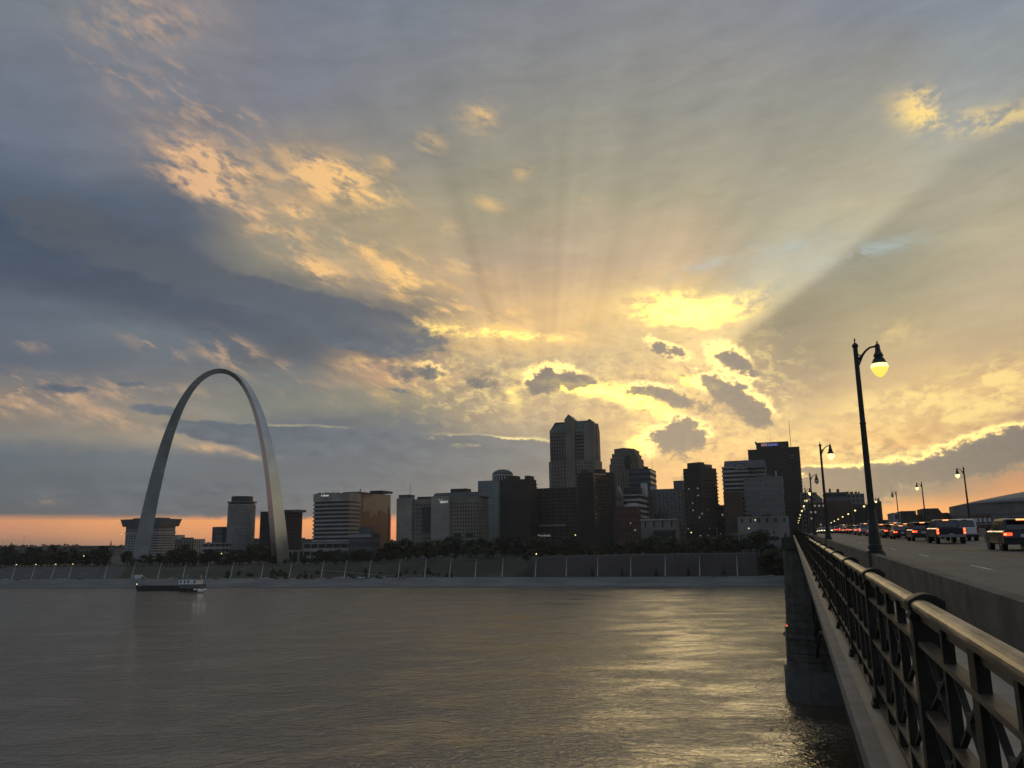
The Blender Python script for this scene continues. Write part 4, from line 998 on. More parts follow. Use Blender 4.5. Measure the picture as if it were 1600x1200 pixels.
def stadium():
    Y0 = 760; A = atY(1521, 786, Y0); B = atY(1600, 762, Y0); zb = atY(1560, 800, Y0).z
    r = thing('stadium', 'huge low domed stadium roof at the right edge', 'stadium', (A.x+110, Y0+110, 8))
    cx, cy, R = A.x+125, Y0+110, 125.0; n = 40
    pts = [(cx+R*math.cos(2*PI*k/n+.1), cy+R*.95*math.sin(2*PI*k/n+.1)) for k in range(n)]
    MB().prism(pts, 8, zb).build('wall', M['slate'], r)
    MB().prism(inset(pts, -.8), zb-4, zb-3).build('belt_ledge', M['pale'], r)
    zr = A.z+1
    MB().prism(inset(pts, 1), zb, zr).build('upper_wall', M['grey'], r)
    top = atY(1660, 742, Y0+60).z
    hh_ = (top-zr)*.80; prof = [(R*.985, 0), (R*.80, .27*hh_), (R*.60, .52*hh_), (R*.40, .75*hh_), (R*.2, .92*hh_), (R*.02, hh_)]
    MB().lathe(prof, 48, (cx, cy, zr)).build('domed_roof', M['dome_roof'], r, smooth=True)
    P, Q = atY(1549, 812, 700), atY(1640, 812, 700)
    MB().box(P.x, Q.x, 700, 720, 8, P.z+2).build('glass_concourse', M['glass_blue'], r)
stadium()

for a, b, yt, Y0, w_, lb in ((598, 620, 846, 1150, 'slate', 'low dim block low behind the lattice mast'), (738, 760, 800, 1180, 'slate', 'dim block glimpsed left of the domed tower'),
    (935, 962, 790, 1200, 'grey', 'dim block behind the small beige gabled block'), (1055, 1078, 800, 1180, 'slate', 'dim block behind the lit slab tower, on its left'),
    (1112, 1134, 806, 1190, 'grey', 'dim block behind the lit slab tower, on its right'), (1226, 1262, 800, 1150, 'slate', 'dim block right of the bank tower foot'),
    (306, 334, 850, 1200, 'slate', 'low dim block between the striped block and the garage'), (472, 492, 842, 1200, 'slate', 'low dim block left of the curved banded tower')):
    bld('far_building', lb, a, b, None, yt, Y0, 40, nf=9, bay=5, wall=w_, glass='glass_dark', sp=.5, pier=.5)

# far things on the left horizon
c = atY(173, 855, 1300); zt = atY(173, 843, 1300).z
r = thing('church', 'distant church with a thin dark spire left of the flared-crown tower', 'church', (c.x, 1300, 18))
MB().box(c.x-9, c.x+9, 1302, 1320, 15, c.z-2).build('nave', M['slate'], r); MB().box(c.x-2, c.x+2, 1298, 1302, 15, c.z+1).build('tower', M['slate'], r)
MB().lathe([(2.0, 0), (.1, zt-c.z)], 6, (c.x, 1300, c.z+.5)).build('spire', M['roofdark'], r)
for px, y0_, y1_, lab in ((17, 858, 848, 'short dark stack on the far left horizon'), (69, 856, 851, 'tiny water tower on the wooded left horizon'), (36, 858, 836, 'hair-thin radio mast over the far left hills')):
    a_, b_ = atY(px, y0_, 1350), atY(px, y1_, 1350); w_ = {17: 1.2, 69: 1.8, 36: .25}[px]
    r = thing('distant_tower', lab, 'tower', (a_.x, 1350, 16)); MB().lathe([(w_*1.5, 0), (w_*.8, (b_.z-12)*.8), (w_, (b_.z-12)*.85), (w_, b_.z-12)], 8, (a_.x, 1350, 12)).build('shaft', M['slate'], r)

# ================================================================ riverside: wall, stairs, paths, trees
def ordinal(n): return ('first second third fourth fifth sixth seventh eighth ninth tenth eleventh twelfth thirteenth fourteenth fifteenth sixteenth seventeenth eighteenth nineteenth twentieth twenty-first twenty-second twenty-third twenty-fourth twenty-fifth twenty-sixth twenty-seventh twenty-eighth').split()[n]
T0 = 40.0
wl = thing('flood_wall', 'long tall dark purplish retaining wall above the levee street', 'retaining wall', ((XW0+XW1)/2, YB(XW0)+T0, 5))
nseg = 30
def walltop(x):
    f = (x-XW0)/(XW1-XW0); py = lerp(873, 864.5, f**.5 if f > 0 else 0); return atY(lerp(812, 1182, f), py, YB(x)+T0).z
for i in range(nseg):
    a = XW0+(XW1-XW0)*i/nseg; b = XW0+(XW1-XW0)*(i+1)/nseg-.12
    ya, yb = YB(a)+T0-1.2, YB(b)+T0-1.2
    mb = MB(); za, zb = walltop(a), walltop(b)
    mb.add([(a,ya,3),(b,yb,3),(b,yb+3,3),(a,ya+3,3),(a,ya+.8,za),(b,yb+.8,zb),(b,yb+3,zb),(a,ya+3,za)], [(0,3,2,1),(4,5,6,7),(0,1,5,4),(1,2,6,5),(2,3,7,6),(3,0,4,7)])
    mb.build('wall_panel', M['purplewall'], wl)
mb = MB()
for i in range(nseg):
    a = XW0+(XW1-XW0)*i/nseg; b = XW0+(XW1-XW0)*(i+1)/nseg
    mb.bar((a, YB(a)+T0+1.2, walltop(a)+.15), (b, YB(b)+T0+1.2, walltop(b)+.15), 3.2, .35)
mb.build('coping', M['grey'], wl)
# wide stairs below the arch, step by step
XS0, XS1 = atZ(158, 890, 8).x, atZ(356, 890, 8).x
st = thing('staircase', 'very wide flight of pale steps climbing from the levee street to the arch', 'staircase', ((XS0+XS1)/2, YB(XS0)+50, 5))
for k in range(24):
    t = 41+k*2.6; z = 5.3+(k+1)*.36
    mb = MB(); mb.add([(XS0, YB(XS0)+t, 2), (XS1-k*2.2, YB(XS1)+t, 2), (XS1-k*2.2, YB(XS1)+t+3.2, 2), (XS0, YB(XS0)+t+3.2, 2), (XS0, YB(XS0)+t, z), (XS1-k*2.2, YB(XS1)+t, z), (XS1-k*2.2, YB(XS1)+t+3.2, z), (XS0, YB(XS0)+t+3.2, z)],
                       [(0,3,2,1),(4,5,6,7),(0,1,5,4),(1,2,6,5),(2,3,7,6),(3,0,4,7)])
    mb.build('step', M['steps'], st)
def path(pts, w, name='path', m='steps', h=.12):
    mb = MB()
    for (x0, t0), (x1, t1) in zip(pts, pts[1:]):
        n = 6
        for k in range(n):
            xa, ta = x0+(x1-x0)*k/n, t0+(t1-t0)*k/n; xb, tb = x0+(x1-x0)*(k+1)/n, t0+(t1-t0)*(k+1)/n
            mb.bar((xa, YB(xa)+ta, ground_z(xa, ta)+h), (xb, YB(xb)+tb, ground_z(xb, tb)+h), w, .5)
    struct(name, mb, M[m])
path([(-385, 78), (-345, 66), (-300, 52), (-240, 44)], 3)
path([(-520, 108), (-440, 112), (-360, 104), (-300, 92), (-235, 96)], 3.5)
path([(XW0+10, 52), (XW0+90, 50), (XW1-10, 50)], 3.0)

def near_name(px):
    best = None
    names = [(90, 'the far left woods'), (225, 'the flared-crown tower'), (275, 'the long striped low block'), (365, 'the round concrete tower'), (455, 'the dark blue glass block'), (515, 'the curved banded tower'),
             (575, 'the mirror glass tower'), (650, 'the hotel wing'), (722, 'the grey hotel'), (785, 'the domed tower'), (850, 'the red-brown hotel'), (930, 'the gold-lit slab tower'), (985, 'the white-banded office'),
             (1040, 'the long pale hall'), (1095, 'the lit slab tower'), (1150, 'the lunette office'), (1205, 'the stone hall'), (1300, 'the bridge end')]
    return min(names, key=lambda q: abs(q[0]-px))[1]
R = random.Random(5)
def px_of(x, y, z=16):
    d = Vector((x, y, z-EYE)); f = d.dot(_fw); return 800+F*d.dot(CR)/f
rows = [  # px0, px1, dpx, Y offset (from bank), height lo, hi, words
 (2, 200, 7.5, 190, 10, 15, 'dark tree in the woods left of the arch'),
 (0, 205, 9, 150, 8, 11, 'lower dark tree at the front of the woods left of the arch'),
 (230, 440, 8.0, 190, 9, 14, 'tall dark tree behind the arch legs'),
 (238, 420, 9, 172, 5.5, 9, 'small dark tree on the lawn between the arch legs'),
 (440, 640, 8.5, 165, 6, 9, 'tree beyond the lawn right of the arch'),
 (440, 600, 10, 108, 3.5, 6, 'small tree on the slope right of the arch'),
 (600, 840, 8.0, 160, 8, 13, 'full dark tree at the foot of the grey hotel'),
 (560, 840, 10, 112, 5, 8, 'small olive tree on the slope below the hotel'),
 (800, 1140, 8.0, 130, 7, 11, 'full tree above the purplish wall'),
 (815, 1130, 9.0, 72, 4, 6.5, 'young tree along the top of the purplish wall'),
 (1060, 1225, 8.0, 100, 5, 8, 'tree in front of the stone hall by the bridge'),
 (1185, 1225, 7.0, 55, 8, 12, 'dark tree crowding beside the bridge pier'),
 (1262, 1420, 14, 250, 9, 14, 'dark tree beyond the far end of the bridge'),
 (1420, 1620, 14, 250, 9, 14, 'dark tree behind the queue of cars'),
]
for a, b, dp, t, h0, h1, words in rows:
    px = a
    while px < b:
        d = ray(px+R.uniform(-2,2), 850); tt = t+R.uniform(-14, 14)
        Y = YB(-300)+tt; x = d.x/d.y*Y; Y = YB(x)+tt
        z = ground_z(x, tt) if x < 60 else 14+R.random()*3
        h = R.uniform(h0*.75, h1*1.1)*1.35
        k = R.choice(TREES)
        nn = near_name(px)
        lab = words if ('woods' in words or 'bridge' in words or 'queue' in words) else words+', before '+nn
        tree(x, Y, z-.4, h, k, lab, 'trees of the riverside park', wide=R.uniform(1.15, 1.7))
        px += dp*1.3*R.uniform(.6, 1.4)
for i, (px, h) in enumerate(((650,5),(692,5.5),(912,6.5),(960,6),(1015,6),(1067,7),(1125,6))):
    p = atZ(px, 904, 5.3); t = 36.5; x = p.x
    tree(x, YB(x)+t, 5.3, h, CONE, 'small dark conical evergreen standing before the purplish wall' if px > 800 else ('small conical evergreen at the foot of the grass slope, %s of two' % ('left' if i == 0 else 'right')), 'small evergreens along the levee street', name='evergreen')
for i in range(40):
    px = R.uniform(370, 700); t = R.uniform(44, 70); d = ray(px, 860); Y = YB(-300)+t; x = d.x/d.y*Y
    tree(x, YB(x)+t, ground_z(x, t)-.2, R.uniform(1.6, 3.6), SHRUB, 'low shrub on the grass slope above the parked cars', 'shrubs on the grass slope', name='shrub')

# small lit park lamps
for i, (px, py, Y, lab) in enumerate(((131,868.7,640,'tiny lit lamp among the dark woods left of the arch'),(346,865,660,'tiny lit lamp between the arch legs'),(838,865.5,560,'tiny lit lamp on the path above the wall'),(899,836,700,'white park lamp below the gold-lit slab tower'),(1080,832,690,'bright lit lamp at the foot of the lit slab tower'),(1170,825.5,690,'bright lit lamp before the stone hall'),(1180,812.5,735,'dim lit lamp on the stone hall'),(190,835,1050,'high lit lamp left of the flared-crown tower'),(7,840,1300,'bright far lamp low over the left horizon'))):
    p = atY(px, py, Y); g = max(4, ground_z(p.x, Y-YB(p.x)) if p.x < 300 else 14)
    r = thing('park_lamp', lab, 'street lamp', (p.x, Y, g), 'park lamps across the river')
    MB().tube([(p.x, Y, g-.3), (p.x, Y, p.z)], [.14, .08], 6).build('pole', M['pole'], r)
    MB().lathe([(.1,-.5),(.42,-.3),(.5,0),(.3,.35),(.05,.5)], 8, (p.x, Y, p.z)).build('globe', M['bulb_far'], r)

# leaning pale masts along the levee street
mpx = [18,49,80,107,163,206,247,286,322,361,409,453,503,539,577,623,664,703,743,785,837,885,934,986,1040,1094,1153]
def mast_meshes():
    H = 13.0; ln = .27
    s_ = MB().tube([(0,0,-.4), (0,ln*H*.5,H*.5), (0,ln*H,H)], [.42,.27,.12], 8).mesh('shaft', mats=(M['mast'],))
    b_ = MB().lathe([(.7,0),(.7,.35),(.5,.5)], 10).mesh('base', mats=(M['concrete'],))
    h_ = MB().box(-.5,.5,ln*H-.25,ln*H+.5,H-.1,H+.15).mesh('lamp_head', mats=(M['mast'],))
    l_ = MB().lathe([(.1,-.35),(.5,-.2),(.55,0),(.3,.2)], 8, (0, ln*H+.1, H-.2)).mesh('lamp_glow', mats=(M['bulb_far'],))
    return s_, b_, h_, l_
MM = mast_meshes()
for i, px in enumerate(mpx):
    p = atZ(px, 906.5, 5.3); t = 33.0; x = p.x*(YB(p.x)+t)/p.y
    lit = i < 4
    lab = ('%s leaning mast from the left edge, its lamp lit' if lit else ('%s unlit leaning pale mast, counting from the left of the levee street'))
    lab = lab % ordinal(i if lit else i-4)
    r = thing('lamp_mast', lab, 'lamp mast', (x, YB(x)+t, 5.3), 'leaning lamp masts along the levee street')
    for j, nm in enumerate(('shaft', 'base', 'lamp_head', 'lamp_glow')):
        if j == 3 and not lit: continue
        o = bpy.data.objects.new(nm, MM[j]); COL.objects.link(o); o.parent = r

# parked cars on the levee street
def small_car(c):
    me = MB(); me.cm = 0; me.xprism([(-2.2,.35),(2.2,.35),(2.25,.8),(1.2,.95),(-2.0,1.0),(-2.25,.8)], -.9, .9)
    me.cm = 1; me.xprism([(-1.9,.98),(1.15,.93),(.5,1.42),(-1.3,1.45)], -.78, .78)
    me.cm = 0; me.xprism([(-1.3,1.43),(.5,1.40),(.4,1.5),(-1.2,1.52)], -.74, .74)
    me.cm = 2
    for sy in (-1.4, 1.4):
        for sx in (-.92, .72): me.xprism([(sy+.33*math.cos(PI*k/5), .33+.33*math.sin(PI*k/5)) for k in range(10)], sx, sx+.2)
    return me.mesh('parked_car', mats=(M['car_'+c], M['carglass'], M['tyre']))
SCM = {c: small_car(c) for c in ('white','silver','dark','red','blue','grey','tan')}
pc = [(8,'white'),(28,'grey'),(62,'silver'),(94,'white'),(99,'white'),(126,'grey'),(226,'silver'),(268,'white'),(276,'silver'),(284,'grey'),(300,'tan'),(339,'grey'),(403,'silver'),(415,'white'),(434,'dark'),(449,'dark'),(469,'dark'),(480,'dark'),(490,'dark'),
      (516,'red'),(529,'white'),(535,'white'),(545,'silver'),(556,'dark'),(561,'white'),(569,'white'),(573,'dark'),(594,'dark'),(598,'silver'),(628,'silver'),(631,'grey'),(1118,'grey'),(1131,'grey'),(1205,'silver')]
cnt = {}
place_words = lambda px: ('near the left edge' if px < 130 else 'beyond the barge' if px < 320 else 'under the right arch leg' if px < 460 else 'below the mirror glass tower' if px < 600 else 'below the hotel wing' if px < 700 else 'by the bridge end')
tot = {}
for px, c in pc: tot[(c, place_words(px))] = tot.get((c, place_words(px)), 0)+1
for px, c in pc:
    p = atZ(px, 907, 5.3); t = 25.5; x = p.x*(YB(p.x)+t)/p.y
    k = (c, place_words(px)); cnt[k] = cnt.get(k, 0)+1
    lab = '%s parked car on the levee street %s' % (c, place_words(px))
    if tot[k] > 1: lab = '%s %s parked car from the left, %s' % (ordinal(cnt[k]-1), c, place_words(px))
    o = bpy.data.objects.new('parked_car', SCM[c]); COL.objects.link(o); o.location = (x, YB(x)+t, 5.3); o.rotation_euler.z = PI/2+RND.uniform(-.1,.1)+(PI if RND.random() < .5 else 0)
    tag(o, lab, 'car', 'parked cars on the levee street')
# white box truck
p = atZ(218, 906, 5.3); t = 27; x = p.x*(YB(p.x)+t)/p.y
r = thing('box_truck', 'pale box truck parked left of the barge deckhouse', 'truck', (x, YB(x)+t, 5.3))
y = YB(x)+t
MB().box(x-4.5, x+2.2, y-1.2, y+1.2, 6.2, 9.2).build('cargo_box', M['car_white'], r, bevel=.05)
MB().box(x+2.3, x+4.3, y-1.1, y+1.1, 5.9, 8.0).build('cab', M['car_silver'], r, bevel=.1)
for dx_ in (-3.2, 3.2): MB().lathe([(.45,-1.2),(.45,1.2)], 12).build('wheel', M['tyre'], r); o = COL.objects[-1]; o.rotation_euler.x = PI/2; o.location = (dx_, 0, .45)

# barge with towboat
def barge():
    L, Rr = atZ(214, 922.5, 0), atZ(323, 922.5, 0); yb = L.y-2
    r = thing('barge', 'long dark barge moored below the arch, its deck empty', 'barge', ((L.x+Rr.x)/2, yb, 0))
    z1 = 3.3; x1 = atZ(300, 922.5, 0).x
    MB().add([(L.x+2,yb,-1),(x1,yb,-1),(x1,yb+13,-1),(L.x+2,yb+13,-1),(L.x,yb-.2,z1),(x1,yb-.2,z1),(x1,yb+13,z1),(L.x,yb+13,z1)], [(0,3,2,1),(4,5,6,7),(0,1,5,4),(1,2,6,5),(2,3,7,6),(3,0,4,7)]).build('hull', M['hull'], r, bevel=.15)
    A = atZ(240, 914, z1).x; MB().box(A, x1-12, yb+3, yb+9, z1, z1+.6).build('hatch_cover', M['grey'], r)
    for k in range(9): xx = L.x+6+k*(x1-L.x-12)/8; MB().box(xx-.35, xx+.35, yb+.4, yb+1.0, z1, z1+.7).build('bollard', M['hull'], r)
    MB().lathe([(.1,0),(.35,.2),(.35,.6),(.1,.8)], 8, (L.x+.8, yb+.6, z1+.8)).build('lamp', M['bulb_far'], r)
    # towboat
    a, b = atZ(287, 918, 3).x, atZ(325, 922, 0).x
    w = thing('towboat', 'small white-cabined towboat lashed to the right end of the barge', 'boat', ((a+b)/2, yb-6, 0))
    MB().add([(a+9,yb-9,-.8),(b-1,yb-9,-.8),(b-1,yb-1,-.8),(a+9,yb-1,-.8),(a+6,yb-9.3,2.2),(b+.3,yb-9.3,2.0),(b+.3,yb-.6,2.0),(a+6,yb-.6,2.2)], [(0,3,2,1),(4,5,6,7),(0,1,5,4),(1,2,6,5),(2,3,7,6),(3,0,4,7)]).build('hull', M['hull'], w, bevel=.1)
    ca, cb = atZ(289, 912, 5).x+0, atZ(317, 912, 5).x
    zc0, zc1 = 4.8, 8.4
    MB().box(ca+1, cb+3, yb-7.5, yb-1.5, 2.2, zc0).build('lower_deckhouse', M['slate'], w)
    MB().box(ca, cb, yb-8, yb-1, zc0, zc1).build('cabin', M['boat_white'], w, bevel=.08)
    MB().box(ca-.6, cb+1.2, yb-8.4, yb-.6, zc1, zc1+.3).build('cabin_roof', M['roofdark'], w)
    for f in (.14, .36, .55, .90):
        xx = lerp(ca, cb, f); o = MB().box(xx-.55, xx+.55, yb-8.15, yb-7.9, zc0+.9, zc0+2.7).build('window', M['glass_dark'], w)
    MB().tube([(cb+1.5,yb-5,zc1),(cb+1.5,yb-5,zc1+2.6)], .25, 8).build('funnel', M['boat_white'], w)
    MB().tube([(ca+3,yb-5,zc1),(ca+3,yb-5,zc1+3)], .08, 5).build('mast', M['mast'], w)
    mb = MB(); l0, l1 = atY(303, 917, yb-9.5).x, atY(323, 917, yb-9.5).x; w_ = (l1-l0)/13
    for k in range(13):
        if k not in (3, 8): mb.box(l0+k*w_, l0+(k+.7)*w_, yb-9.62, yb-9.36, 1.25, 1.95)
        if 3 < k < 10: mb.box(l0+k*w_, l0+(k+.7)*w_, yb-9.55, yb-9.30, .3, .9)
    mb.build('name_lettering', M['sign_soft'], w, kind='stuff')
    x = ca-3.2
    c = thing('deck_crane', 'yellow deck crane at the foot of the towboat cabin', 'crane', (x, yb+2, z1))
    MB().box(x-1.6, x+1.6, yb+.5, yb+3.5, z1, z1+1.2).build('turntable', M['roofdark'], c)
    MB().box(x-1.2, x+1.3, yb+.9, yb+3.0, z1+1.2, z1+3.4).build('cab', M['yellow'], c, bevel=.1)
    MB().bar((x+.8,yb+2,z1+2), (x+3.2,yb+1.5,z1+8.5), .4).build('boom', M['mast'], c)
    e = atZ(336, 915, 1); 
    d = thing('work_float', 'low dark work float with a tarpaulin hump right of the towboat', 'boat', (e.x, e.y, 0))
    MB().box(e.x-8, e.x+8, e.y-3, e.y+3, -.5, 1.0).build('hull', M['hull'], d, bevel=.1)
    MB().lathe([(3.2,0),(2.8,1.0),(1.6,1.9),(.3,2.2)], 12, (e.x+5, e.y, 1.0)).build('tarpaulin', M['roofdark'], d)
barge()

# ================================================================ the bridge
def slope_z(Y):
    if Y < 190: return .0118*Y
    if Y < 290: u = Y-190; return .0118*190+.0118*u-.5*(.0168/100)*u*u
    return .0118*190+1.18-.84-.005*(Y-290)
YS = [-14, 0, 20, 60, 120, 190]+[190+10*k for k in range(1, 11)]+[340, 420, 500, 600, 690]
def strip(prof, ys=YS):
    mb = MB(); n = len(prof); vs = []
    for y in ys: vs += [(x, y, z+slope_z(y)) for x, z in prof]
    fs = [tuple(range(n-1,-1,-1)), tuple(range((len(ys)-1)*n, len(ys)*n))]
    for j in range(len(ys)-1): fs += [(j*n+i, j*n+(i+1)%n, (j+1)*n+(i+1)%n, (j+1)*n+i) for i in range(n)]
    return mb.add(vs, fs)
def slab(x0, x1, z0, z1): return [(x0,z0),(x1,z0),(x1,z1),(x0,z1)]
ZL, ZR, ZB = 28.22, 28.57, 29.0
BR = thing('road_bridge', 'old steel arch bridge on stone piers carrying the road on the right', 'bridge', (11, 170, 0))
struct('sidewalk', strip(slab(.56, 2.74, ZL-.14, ZL+.012)), M['sidewalk'])
struct('road', strip(slab(3.02, 21.0, ZR-.2, ZR)), M['asphalt'])
strip(slab(.95, 21.4, 27.3, ZL-.15)).build('deck_slab', M['concrete'], BR)
strip([(.46, ZL-.26), (.94, ZL-.26), (.94, ZL-.16), (.46, ZL-.16)]).build('fascia_girder', M['steel_dark'], BR)
strip([(1.4, 26.2), (1.5, 26.2), (1.5, 27.29), (1.4, 27.29)]).build('fascia_plate', M['steel_dark'], BR)
# ledge stones outside the railing and the concrete barrier, segment by segment
y = -13.0; k = 0
while y < 230:
    L = 4.8; z = slope_z(y); dzz = slope_z(y+L)-z
    def seg(x0, x1, z0, z1, nm, m, gap=.012):
        mb = MB(); mb.add([(x0,y,z0+z),(x1,y,z0+z),(x1,y+L-gap,z0+z+dzz),(x0,y+L-gap,z0+z+dzz),(x0,y,z1+z),(x1,y,z1+z),(x1,y+L-gap,z1+z+dzz),(x0,y+L-gap,z1+z+dzz)], [(0,3,2,1),(4,5,6,7),(0,1,5,4),(1,2,6,5),(2,3,7,6),(3,0,4,7)])
        return mb.build(nm, M[m], BR)
    seg(.42, .558, ZL-.15, ZL+.03, 'kerb_stone', 'ledge')
    if k % 2 == 0:
        L = 9.6; dzz = slope_z(y+L)-z
        seg(2.75, 3.01, ZL-.1, ZB, 'barrier_panel', 'barrier', .02)
        seg(21.0, 21.3, ZR-.1, ZR+.95, 'barrier_panel', 'concrete', .02)
    y += 4.8; k += 1
ys2 = [230+20*i for i in range(24)]
for prof, m in ((slab(.42, .558, ZL-.15, ZL+.03), 'ledge'), (slab(2.75, 3.01, ZL-.1, ZB), 'barrier'), (slab(21.0, 21.3, ZR-.1, ZR+.95), 'concrete')):
    strip(prof, ys2).build('far_parapet', M[m], BR)
# lane markings
mb = MB()
def mark(x, y0, y1, w=.12):
    n = max(1, int((y1-y0)/20))
    for i in range(n):
        a, b = y0+(y1-y0)*i/n, y0+(y1-y0)*(i+1)/n
        mb.quad((x-w/2, a, ZR+.006+slope_z(a)), (x+w/2, a, ZR+.006+slope_z(a)), (x+w/2, b, ZR+.006+slope_z(b)), (x-w/2, b, ZR+.006+slope_z(b)))
for k in range(30):
    a = 29.8+k*12.6-12.6*2; mark(5.95, a, a+3.2); mark(13.1, a+3, a+6.2)
struct('lane_marking', mb, M['paint'])
mb = MB(); mark(9.45, -10, 500, .11); mark(9.70, -10, 500, .11); mark(3.3, -10, 500, .10)
struct('centre_line', mb, mat('yellow_paint', (.35,.25,.06), .7, var=.5, vscale=2))

for k in range(12):
    yj = 14.0+k*19.2; mb = MB(); mb.add([(3.03,yj,ZR+.003+slope_z(yj)),(20.98,yj,ZR+.003+slope_z(yj)),(20.98,yj+.09,ZR+.003+slope_z(yj+.09)),(3.03,yj+.09,ZR+.003+slope_z(yj+.09))], [(0,1,2,3)])
    struct('expansion_joint', mb, M['black_plastic'])
# piers
def rounded(x0, x1, y0, y1, n=8):
    r = (y1-y0)/2; cy = (y0+y1)/2
    return [(x0+r-r*math.sin(PI*k/n), cy+r*math.cos(PI*k/n)) for k in range(n+1)]+[(x1-r+r*math.sin(PI*k/n), cy-r*math.cos(PI*k/n)) for k in range(n+1)]
for py_ in (-2, 172.5, 329, 481):
    pr = BR
    MB().prism(rounded(-3.5, 27, py_-7.2, py_+7.2), -6, 5.7, top=rounded(-3.3, 26.8, py_-7.0, py_+7.0)).build('pier_footing', M['stone_low'], pr)
    # courses of dressed stone, each slightly set back from the last
    H0, H1, nc = 5.7, 28.0, 15
    for k in range(nc):
        z0 = H0+(H1-H0)*k/nc; z1 = H0+(H1-H0)*(k+1)/nc-.1; s = .35+k*.045+(.25 if z0 > 11.9 else 0)
        if py_ != 172.5 and k % 2: continue
        zz1 = z1 if py_ == 172.5 else H0+(H1-H0)*(k+2)/nc-.1
        MB().prism(rounded(-3.1+s, 26.6-s, py_-6.6+s, py_+6.6-s), z0, zz1).build('stone_course', M['stone'], pr)
    MB().prism(rounded(-1.9, 26, py_-5.6, py_+5.6), 5.7, 27.1).build('pier_core', M['stone'], pr)
    MB().prism(rounded(-3.0, 26.8, py_-6.6, py_+6.6), 11.4, 12.0).build('string_course', M['stone_low'], pr)
    MB().prism([(-1.9,py_-5.0),(.3,py_-5.0),(.3,py_+5.0),(-1.9,py_+5.0)], 28.0, 28.2+slope_z(py_)).build('pier_cap', M['stone'], pr)
r = thing('navigation_light', 'tiny red lamp on a bracket at the left edge of the stone pier', 'lamp', (-3.6, 166, 15))
p = atY(1229.5, 977.5, 166)
MB().lathe([(.03,-.14),(.13,-.08),(.13,.08),(.03,.14)], 8, (p.x, 166, p.z)).build("lens", M['red'], r)
MB().bar((p.x, 166, p.z-.3), (-2.0, 168, p.z-.8), .12).bar((p.x, 166, p.z-.3), (p.x, 166, p.z-4.5), .08).build('bracket', M['iron'], r)
# arch ribs, verticals, lower rail deck
for xr in (2.8, 7.0, 13.5, 20.0):
    for (ya, yb_) in ((4, 166), (179, 323), (335, 475)):
        mb = MB(); n = 22
        def zz(t, u): return 12.0+u+(11.2)*(1-(2*t-1)**2)
        P_ = [(xr, lerp(ya, yb_, i/n), zz(i/n, 0)) for i in range(n+1)]; Q_ = [(xr, lerp(ya, yb_, i/n), zz(i/n, -3.6)) for i in range(n+1)]
        mb.tube(P_, .28, 8); mb.tube(Q_, .28, 8)
        mb.build('arch_rib', M['steel_dark'], BR)
        mb = MB()
        for i in range(n):
            mb.bar(P_[i], Q_[i+1], .18); mb.bar(Q_[i], P_[i+1], .18); mb.bar(P_[i], Q_[i], .2)
        mb.build('rib_lattice', M['steel_dark'], BR, kind='stuff')
        mb = MB()
        for i in range(0, n+1):
            if 27.0+slope_z(P_[i][1])-P_[i][2] > .5:
                if xr < 3 and ya < 200: MB().box(xr-.18, xr+.18, P_[i][1]-.2, P_[i][1]+.2, P_[i][2], 27.3+slope_z(P_[i][1])).build('spandrel_column', M['steel_dark'], BR)
                else: mb.box(xr-.18, xr+.18, P_[i][1]-.2, P_[i][1]+.2, P_[i][2], 27.3+slope_z(P_[i][1]))
        if mb.v: mb.build('inner_columns', M['steel_dark'], BR, kind='stuff')
mb = MB()
for i in range(-2, 160): mb.add([(.75,i*3.0,27.25),(.75,i*3.0+.22,27.25),(20.8,i*3.0+.22,26.4),(20.8,i*3.0,26.4),(.75,i*3.0,27.9),(.75,i*3.0+.22,27.9),(20.8,i*3.0+.22,27.28),(20.8,i*3.0,27.28)], [(0,3,2,1),(4,5,6,7),(0,1,5,4),(1,2,6,5),(2,3,7,6),(3,0,4,7)])
mb.build('floor_beam', M['steel_dark'], BR, kind='stuff')
MB().box(3.8, 19.5, -12, 500, 20.2, 21.2).build('rail_deck', M['steel_dark'], BR)
MB().box(3.4, 3.7, -12, 500, 20.4, 22.2).build('rail_deck_girder', M['steel_dark'], BR)
# masonry approach over the west bank
ap = MB(); 
for k in range(9):
    ya = 487+k*24; ap.box(.9, 21, ya+18, ya+24, -1, 26.3)
ap.box(.9, 21, 487, 700, 24.2, 26.35); ap.build('approach_arcade', M['stone'], BR)

# ---------------------------------------------------------------- railing
RL = thing('bridge_railing', 'dark cast iron railing with a worn broad handrail along the sidewalk', 'railing', (.76, 5.8, ZL))
del RL['world_built']; RL.location = (0, 0, 0); RL.matrix_world = Matrix()
SP = 3.42; Y00 = 5.8-2*SP; sl = math.atan(.0118)
def mpost():
    m = MB(); m.box(-.09,.09,-.075,.075,.02,1.30); m.box(-.13,.13,-.11,.11,-.02,.05); m.box(-.115,.115,-.095,.095,.05,.11)
    m.box(-.105,.105,-.088,.088,1.20,1.235)
    return m.mesh('post', mats=(M['iron'],), bevel=.006)
def mcap():
    m = MB(); n = 8; w = .105
    up_ = [(-w+2*w*k/n, 1.315+.045*math.sin(PI*k/n)) for k in range(n+1)]; dn = [(w, 1.265), (-w, 1.265)]
    m.yprism(up_+dn, -.085, .085); m.yprism([(-.1,1.29),(.1,1.29),(.1,1.32),(0,1.335),(-.1,1.32)], -.075, .075)
    return m.mesh('cap', mats=(M['iron'],))
def mrail():
    m = MB(); n = 8; prof = [(-.03-.056*math.cos(PI*k/n)*-1, 1.295+.032*math.sin(PI*k/n)) for k in range(n+1)]+[(-.086, 1.285), (.026, 1.285)]
    m.yprism([(p[0]-.005, p[1]) for p in prof], .088, SP-.088); return m.mesh('handrail', mats=(M['rail_metal'],), smooth=False)
